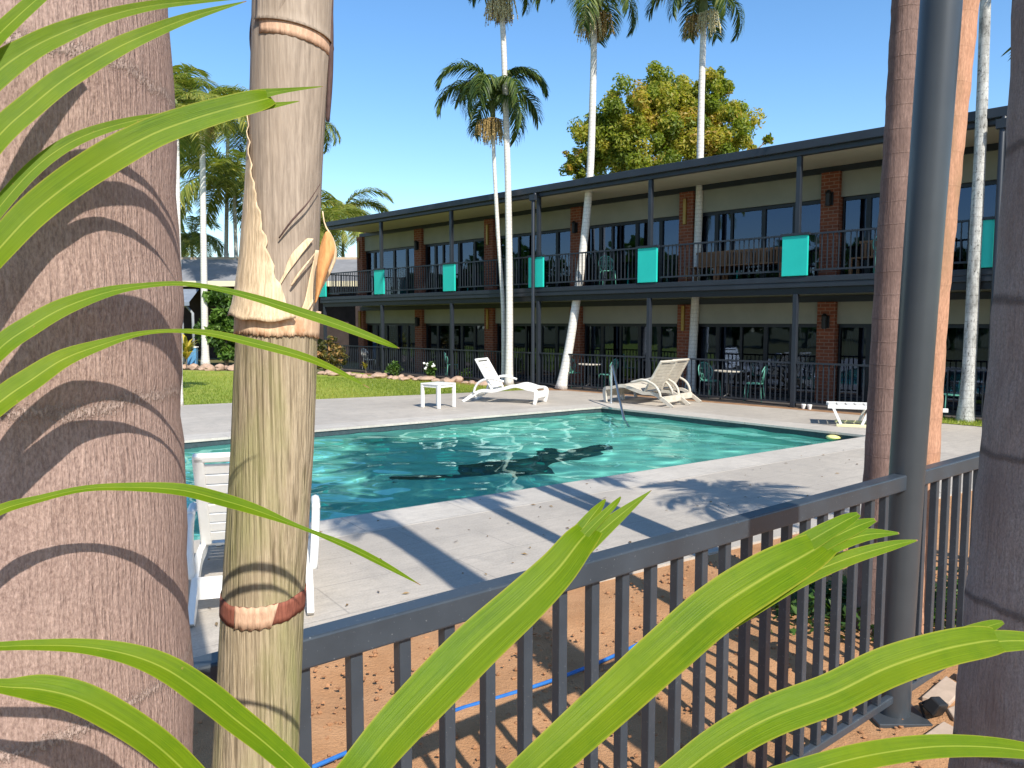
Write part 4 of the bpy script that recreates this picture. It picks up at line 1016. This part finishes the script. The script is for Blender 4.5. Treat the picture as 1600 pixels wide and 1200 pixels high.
for p, a, b, s, tl in LEFT:
    o = leaflet(lf, dz(p, a, b), -abs(tl) - 8, .18, None, cap=.95 if s else 1.0)
    if s: tips(o, lf, s, -abs(tl) - 8)
mb = MB(); mb.tube([A(-75, y, .69) - lf.location for y in range(-80, 1400, 60)] + [Vector((A(-95, 1500, .67).x, .66, .6)) - lf.location, Vector((A(-95, 1500, .67).x - .02, .62, 0)) - lf.location], [.006 + .004 * k / 25 for k in range(25)] + [.013, .018], 8); mb.build('rachis', M['crownshaft'], lf, smooth=True)
bf = empty('palm_frond', A(900, 1400, .55), 0, 'bright lime palm frond with broad torn tipped leaflets rising from the bottom', 'palm frond')
BOT = [
 ([(470, 1320, 66), (566, 1202, 76), (620, 1138, 82), (688, 1066, 86), (750, 1004, 84), (820, 940, 76), (870, 890, 66), (905, 846, 54), (925, 825, 38)], .52, .70, 'B1', -18),
 ([(690, 1350, 60), (800, 1238, 70), (905, 1142, 78), (978, 1076, 82), (1042, 1018, 84), (1118, 952, 84), (1194, 902, 80), (1255, 868, 66), (1290, 848, 46)], .52, .72, 'B2', -18),
 ([(900, 1330, 50), (1040, 1228, 58), (1120, 1168, 64), (1200, 1122, 66), (1300, 1084, 66), (1383, 1044, 66), (1467, 1016, 60), (1530, 1003, 54), (1560, 1000, 40)], .54, .70, 'B3', -15),
 ([(1050, 1290, 40), (1180, 1232, 44), (1300, 1194, 44), (1380, 1176, 42), (1467, 1166, 38), (1560, 1168, 32), (1640, 1180, 22), (1740, 1205, 4)], .54, .72, None, -15)]
BOT = [([(x, y, w * .93) for x, y, w in p], a, b, s, tl) for p, a, b, s, tl in BOT]
for p, a, b, s, tl in BOT:
    o = leaflet(bf, dz(p, a, b), tl, .14, None, n=60, cap=.95 if s else 1.0)
    if s: tips(o, bf, s, tl)
mb = MB(); mb.tube([A(440, 1360, .52) - bf.location, A(700, 1370, .52) - bf.location, A(1080, 1345, .54) - bf.location, A(1500, 1330, .58) - bf.location], [.008, .007, .006, .004], 8); mb.tube([A(440, 1360, .52) - bf.location, A(330, 1480, .50) - bf.location, Vector((-.30, .42, .5)) - bf.location, Vector((-.32, .40, 0)) - bf.location], [.008, .010, .012, .016], 8); mb.build('rachis', M['crownshaft'], bf, smooth=True)

# ------------------------------------------------------------------ loungers, table, pool rail, hose, stones
def lounger(mat, top=(1.62, 1.06), hinge=(1.18, .33)):
    """local x from the foot end (0) to the head end, width along y"""
    t = empty('sun_lounger'); m = M[mat]
    prof = smooth_path([(.07, 0, .075), (.03, .22, .09), (.06, .335, .085), (.25, .365, .07), (.55, .43, .075), (.85, .36, .075), (1.15, .29, .075), (1.45, .285, .075), (1.70, .16, .085), (1.95, .0, .075)], 40)
    for sy in (-.37, .37):
        mb = MB(); n = len(prof)
        for i, (x, z, h) in enumerate(prof):
            x0, z0, _ = prof[max(0, i - 1)]; x1, z1, _ = prof[min(n - 1, i + 1)]; d = Vector((x1 - x0, z1 - z0)).normalized(); nn = Vector((-d.y, d.x)) * h / 2
            for y in (sy - .022, sy + .022):
                mb.v += [(x + nn.x, y, max(0, z + nn.y)), (x - nn.x, y, max(0, z - nn.y))]
        for i in range(n - 1):
            a = 4 * i; b = a + 4
            mb.f += [(a, b, b + 1, a + 1), (a + 2, a + 3, b + 3, b + 2), (a, a + 2, b + 2, b), (a + 1, b + 1, b + 3, a + 3)]
        mb.f += [(0, 1, 3, 2), (4 * n - 4, 4 * n - 2, 4 * n - 1, 4 * n - 3)]
        mb.build('side_frame', m, t, auto=40)
    mb = MB(); sp = [(p[0], p[1]) for p in prof if .05 < p[0] < 1.22 and p[1] > .25]
    for i in range(0, len(sp) - 1):
        (x0, z0), (x1, z1) = sp[i], sp[i + 1]; mb.bar(((x0 * .85 + x1 * .15), 0, z0 + .02), ((x0 * .1 + x1 * .9), 0, z1 + .02), .70, .016)
    mb.bb(.035, .06, -.35, .35, .14, .30); mb.bb(1.68, 1.72, -.35, .35, .10, .24)
    mb.build('seat', m, t)
    d = Vector((top[0] - hinge[0], 0, top[1] - hinge[1])); L = d.length; d.normalize(); nn = Vector((-d.z, 0, d.x)); H0 = Vector((hinge[0], 0, hinge[1]))
    bk = MB()
    for sy in (-.345, .345): bk.bar(H0 + Vector((0, sy, 0)), H0 + d * (L - .02) + Vector((0, sy * .97, 0)), .075, .045, nn)
    bk.bar(H0 + d * (L - .035) + Vector((0, -.37, 0)), H0 + d * (L - .035) + Vector((0, .37, 0)), .06, .045, nn)
    b = bk.build('backrest', m, t, bevel=.012)
    sl_ = MB(); n = 8
    for k in range(n):
        c = H0 + d * (.03 + (L - .12) * (k + .5) / n); w = (L - .12) / n - .009
        sl_.bar(c + Vector((0, -.32, 0)), c + Vector((0, .32, 0)), w, .016, nn)
    sl_.build('slats', m, b, bevel=.004)
    for sy in (-.43, .43):
        mb = MB(); arm = smooth_path([(1.33, sy, .58, .03), (1.15, sy, .60, .034), (.98, sy, .56, .032), (.84, sy, .53, .026)], 10); mb.tube([p[:3] for p in arm], [p[3] for p in arm], 8)
        st = smooth_path([(1.30, sy, .58, .03), (1.48, sy * .98, .50, .030), (1.60, sy * .95, .36, .03), (1.64, sy * .92, .22, .03)], 10); mb.tube([p[:3] for p in st], [p[3] for p in st], 8)
        mb.build('armrest', m, t, smooth=True)
    return t
LW = lounger('white'); LO = lounger('dullwhite')
def place(o, foot, head, label, group):
    d = Vector((head[0] - foot[0], head[1] - foot[1])); o.location = (foot[0], foot[1], .014); o.rotation_euler = (0, 0, math.atan2(d.y, d.x)); tag(o, label, 'sun lounger', group); return o
GL = 'white sun loungers round the pool'
place(LW, G(848, 631), G(728, 626), 'white slatted sun lounger facing right beside the white square table', GL)
place(LO, G(957, 627), G(1050, 635), 'brownish white lounger seen from behind, front one of a pair past the pool rail', GL)
l = copy_tree(LO); place(l, G(957, 627) + Vector((.42, .66, 0)), G(1050, 635) + Vector((.42, .66, 0)), 'brownish white lounger behind another, beside the straight palm trunk', GL)
near_c = (G(280, 985) + G(505, 962)) / 2; ax_ = Vector((-.27, .963, 0))
l = copy_tree(LW); h = near_c + Vector((-.0, -.02, 0)); place(l, h + ax_ * 1.95, h, 'white slatted lounger seen from behind the tan trunk, back to the viewer', GL)
l = copy_tree(LW); h2 = h + Vector((-1.02, -.20, 0)); place(l, h2 + ax_ * 1.95, h2, 'white lounger mostly hidden behind the big pink trunk', GL)
# flat lounger on the right with yellow base rail
def flat_lounger():
    a, b = G(1300, 663), G(1420, 668); t = empty('sun_lounger', a, math.atan2(b.y - a.y, b.x - a.x), 'low flat white lounger with yellowish foot rail behind the brown ringed trunk', 'sun lounger'); L = 1.9
    mb = MB()
    for k in range(12): mb.bb(-.08 + L * k / 12, -.08 + L * (k + .86) / 12, -.30, .30, .385, .405)
    for sy in (-.32, .32): mb.bb(-.10, L, sy - .025, sy + .025, .34, .41)
    mb.build('seat', M['white'], t, bevel=.006)
    for sy in (-.32, .32):
        for x0, x1 in ((.0, .14), (.62, .50), (.70, .92), (1.7, 1.5)):
            mb = MB(); mb.bar((x0 * .0 + x1, sy, .05), (x0, sy, .35), .045, .05, (0, 1, 0)); mb.build('leg', M['white'], t)
        mb = MB(); mb.bb(.06, 1.65, sy - .03, sy + .03, .0, .055); mb.build('foot_rail', M['yellow_pale'], t, bevel=.008)
M['yellow_pale'] = simple('pale_yellow_plastic', (.78, .74, .42), (.72, .66, .3), 5, .45, .4)
flat_lounger()
# yellow thing floating by the pool edge
q = G(1303, 686, WZ); mb = MB(); mb.blob((0, 0, .03), .10, (1.3, 1, .5), 2, .06); o = mb.build('pool_float', M['yellow'], loc=q, smooth=True); tag(o, 'small yellow float in the water at the near right pool edge', 'float')
mb = None
# white side table
def side_table():
    a, b, c = G(660, 637), G(683, 640.5), G(710, 637); ctr = (a + c) / 2; rz = math.atan2((c - b).y, (c - b).x); s = (c - b).length
    t = empty('side_table', (ctr.x, ctr.y, .014), rz, 'small square white plastic side table beside the lounger', 'table'); h = .56
    mb = MB(); mb.bb(-s / 2, s / 2, -s / 2, s / 2, h - .035, h); mb.build('tabletop', M['white'], t, bevel=.012)
    mb = MB()
    for k in (-1, 1): mb.bb(-s / 2 + .03, s / 2 - .03, k * (s / 2 - .03) - .01, k * (s / 2 - .03) + .01, h - .09, h - .035); mb.bb(k * (s / 2 - .03) - .01, k * (s / 2 - .03) + .01, -s / 2 + .03, s / 2 - .03, h - .09, h - .035)
    mb.build('apron', M['white'], t)
    for sx in (-1, 1):
        for sy in (-1, 1):
            mb = MB(); mb.bb(sx * (s / 2 - .035) - .032, sx * (s / 2 - .035) + .032, sy * (s / 2 - .035) - .032, sy * (s / 2 - .035) + .032, 0, h - .035); mb.build('leg', M['white'], t, bevel=.006)
side_table()
def handrail():
    a = G(955, 631); b = through_water(985, 668, -.55); t = empty('pool_handrail', a, 0, 'stainless steel handrail slanting into the pool at the far corner', 'handrail')
    mb = MB(); e = Vector(b) - a
    pts = smooth_path([(0, 0, 0), (0, 0, .45), (0, 0, .86), (e.x * .03, e.y * .03, .93), (e.x * .12, e.y * .12, .84), (e.x * .5, e.y * .5, .2), (e.x, e.y, e.z)], 40); mb.tube(pts, .027, 12); mb.build('rail_tube', M['steelrail'], t, smooth=True)
    mb = MB(); mb.tube([(0, 0, .0), (0, 0, .03)], .05, 16); mb.build('flange', M['steelrail'], t)
handrail()
def hose():
    pts = [(430, 1225), (520, 1186), (600, 1152), (707, 1112), (780, 1090), (850, 1068), (920, 1042), (975, 1018), (1010, 1000), (1045, 988)]
    q = [(*G(x, y, .014).xy, .016) for x, y in pts]; mb = MB(); mb.tube(smooth_path(q, 60), .0105, 10)
    o = mb.build('garden_hose', simple('blue_hose', (.030, .16, .46), (.02, .11, .36), 12, .3, .5), smooth=True); tag(o, 'bright blue garden hose lying on the sandy soil', 'hose')
hose()
# flagstones and a black fitting near the post foot
rg = random.Random(77)
for i, (poly, lb) in enumerate((([(1440, 1088), (1478, 1055), (1506, 1074), (1484, 1098)], 'broad sunlit tan flagstone near the post foot'), ([(1494, 1052), (1504, 1044), (1530, 1056), (1530, 1072)], 'tan flagstone partly behind the grey trunk'), ([(1480, 1106), (1500, 1098), (1530, 1110), (1522, 1126), (1490, 1122)], 'pale pinkish stone below the broad flagstone'), ([(1440, 1150), (1474, 1126), (1500, 1140), (1500, 1160), (1450, 1166)], 'brown flagstone nearest the viewer by the post'))):
    q = [G(x, y, .03) for x, y in poly]; c = sum(q, Vector()) / len(q); mb = MB(); n = len(q)
    if (q[1] - q[0]).cross(q[2] - q[1]).z < 0: q = q[::-1]
    mb.add([tuple(p - c) for p in q] + [tuple(p - c - Vector((0, 0, .045))) for p in q], [tuple(range(n)), tuple(range(2 * n - 1, n - 1, -1))] + [(k, k + n, (k + 1) % n + n, (k + 1) % n) for k in range(n)])
    o = mb.build('flagstone', M['flag'], loc=c, bevel=.006); tag(o, lb, 'stone', 'flagstones by the post foot')
c = G(1462, 1112, .04); t = empty('black_box', c, .5, 'small black angular box lying among the flagstones', 'box'); rot = Matrix.Rotation(.45, 3, 'X') @ Matrix.Rotation(.3, 3, 'Y')
mb = MB(); mb.box((0, 0, .03), (.11, .07, .07), rot, .85); mb.build('body', M['black'], t, bevel=.008); mb = MB(); mb.tube([(-.04, .03, -.03), (-.05, .05, .03), (.05, .05, .03)], .008, 6); mb.build('bracket', M['black'], t)

# ------------------------------------------------------------------ low house beyond the lawn
def house():
    Yh = 38.0; a = A(200, 504, Yh); b = A(562, 504, Yh); w = b.x - a.x
    t = empty('low_house', (a.x, Yh, 0), 0, 'low house with grey ribbed roof and dark carport beyond the lawn', 'house')
    zr = A(300, 403, Yh + 3).z; ze = A(300, 441, Yh).z
    mb = MB(); n = 34
    for k in range(n):
        y0 = -.3 + 4.3 * k / n; y1 = -.3 + 4.3 * (k + 1) / n; z0 = ze + (zr - ze) * k / n; z1 = ze + (zr - ze) * (k + 1) / n
        mb.add([(0, y0, z0 + .035), (w, y0, z0 + .035), (w, y1, z1), (0, y1, z1), (0, y0, z0), (w, y0, z0)], [(0, 1, 2, 3), (4, 5, 1, 0)])
    mb.build('roof', simple('grey_roof_sheet', (.25, .25, .26), (.19, .19, .20), 2, .6, .3), t)
    mb = MB(); mb.bb(-.1, w + .1, 3.9, 4.15, zr - .05, zr + .12); mb.build('ridge_cap', simple('tan_ridge', (.5, .38, .26), None, 3, .7, .2), t)
    mb = MB(); mb.bb(-.1, w + .05, -.45, -.3, ze - .22, ze + .04); mb.build('fascia', M['cream'], t)
    mb = MB(); mb.bb(0, w, -.3, 4, ze - .26, ze - .2); mb.build('ceiling', M['inside'], t)
    mb = MB(); mb.bb(0, w, 4.0, 4.2, 0, ze - .2); mb.bb(w - .2, w, 0, 4, 0, ze - .2); mb.bb(w * .42, w, 1.2, 1.4, 0, ze - .3); mb.build('wall', simple('dark_brown_brick', (.06, .045, .04), (.04, .03, .027), 3, .9, .1), t)
    mb = MB()
    for x in (A(302, 504, Yh).x - a.x - .2, A(312, 504, Yh).x - a.x):
        mb.tube([(x, -.8, 0), (x, -.8, 2.4), (x - .3, -.8, 2.75), (x - 1.4, -.8, 2.9)], .07, 8)
    mb.build('carport_frame', simple('grey_pipe', (.34, .36, .38), None, 3, .4, .4), t, smooth=True)
    mb = MB(); x0, x1 = A(270, 504, Yh).x - a.x, A(318, 504, Yh).x - a.x; mb.add([(x0, -.4, ze - .35), (x1, -.4, ze - .35), (x1, -1.6, ze - 1.0), (x0, -1.6, ze - 1.0), (x0, -1.6, ze - 1.18), (x1, -1.6, ze - 1.18)], [(0, 3, 2, 1), (3, 4, 5, 2)]); mb.build('awning', simple('pale_awning', (.20, .23, .28), None, 3, .5, .3), t)
    return t
M['cream'] = simple('cream_board', (.70, .62, .42), (.62, .55, .38), 2, .6, .3)
house()
def bin_():
    q = A(300, 570, 34); q.z = 0; t = empty('blue_bin', q, .2, 'small blue bin standing in the dark carport', 'bin'); mb = MB(); mb.box((0, 0, .42), (.42, .42, .84), None, 1.12); mb.build('body', simple('blue_plastic', (.10, .28, .48), None, 4, .5, .4), t, bevel=.03); mb = MB(); mb.bb(-.26, .26, -.26, .26, .84, .89); mb.build('lid', M['white'], t, bevel=.02)
bin_()
# a far line of trees closing the view
rg = random.Random(55)
for i, (x, y1, w, Yd) in enumerate(((300, 440, 120, 75), (420, 425, 140, 80), (530, 395, 110, 70), (180, 420, 150, 78))):
    px_shrub('broadleaf_tree', ['dense green tree behind the low house roof', 'dense green tree hidden behind the tan trunk', 'greyish green tree past the balcony end', 'dense green tree behind the big pink trunk'][i], x, 520, y1, w, 'shrub_leaf', 3500, .45, 60 + i, 'tree', Yd=Yd)

def wood():  # unseen tree row added at the left so the window panes reflect dark
    rg = random.Random(91); mb = MB(); tn = []
    for k in range(26):
        c = Vector((-34 - rg.random() * 12, -30 + k * 2.6, 0)); h = rg.uniform(5, 9); r = rg.uniform(2, 3.4); b = rg.random() * .5
        mb.tube([c, c + Vector((0, 0, h))], [.2, .1], 5); tn += [.2] * 10
        for _ in range(520):
            d = Vector((rg.gauss(0, 1), rg.gauss(0, 1), rg.gauss(0, 1.2))).normalized() * r * rg.random() ** .4; p = c + Vector((0, 0, h * .6)) + Vector((d.x, d.y, d.z * h * .16)); nv = Vector((rg.gauss(0, 1), rg.gauss(0, 1), rg.gauss(0, 1))).normalized(); a = nv.orthogonal(); e = nv.cross(a); s_ = rg.uniform(.25, .5)
            mb.add([p - a * s_, p + e * s_ * .6, p + a * s_, p - e * s_ * .6], [(0, 1, 2, 3)]); tn += [min(1, b + rg.random() * .3)] * 4
    mb.attr['tone'] = tn; o = mb.build('wood', M['shrub_leaf']); o['kind'] = 'stuff'
wood()

for s in fr_droop + fr_arch + fr_fine: bpy.data.objects.remove(s)
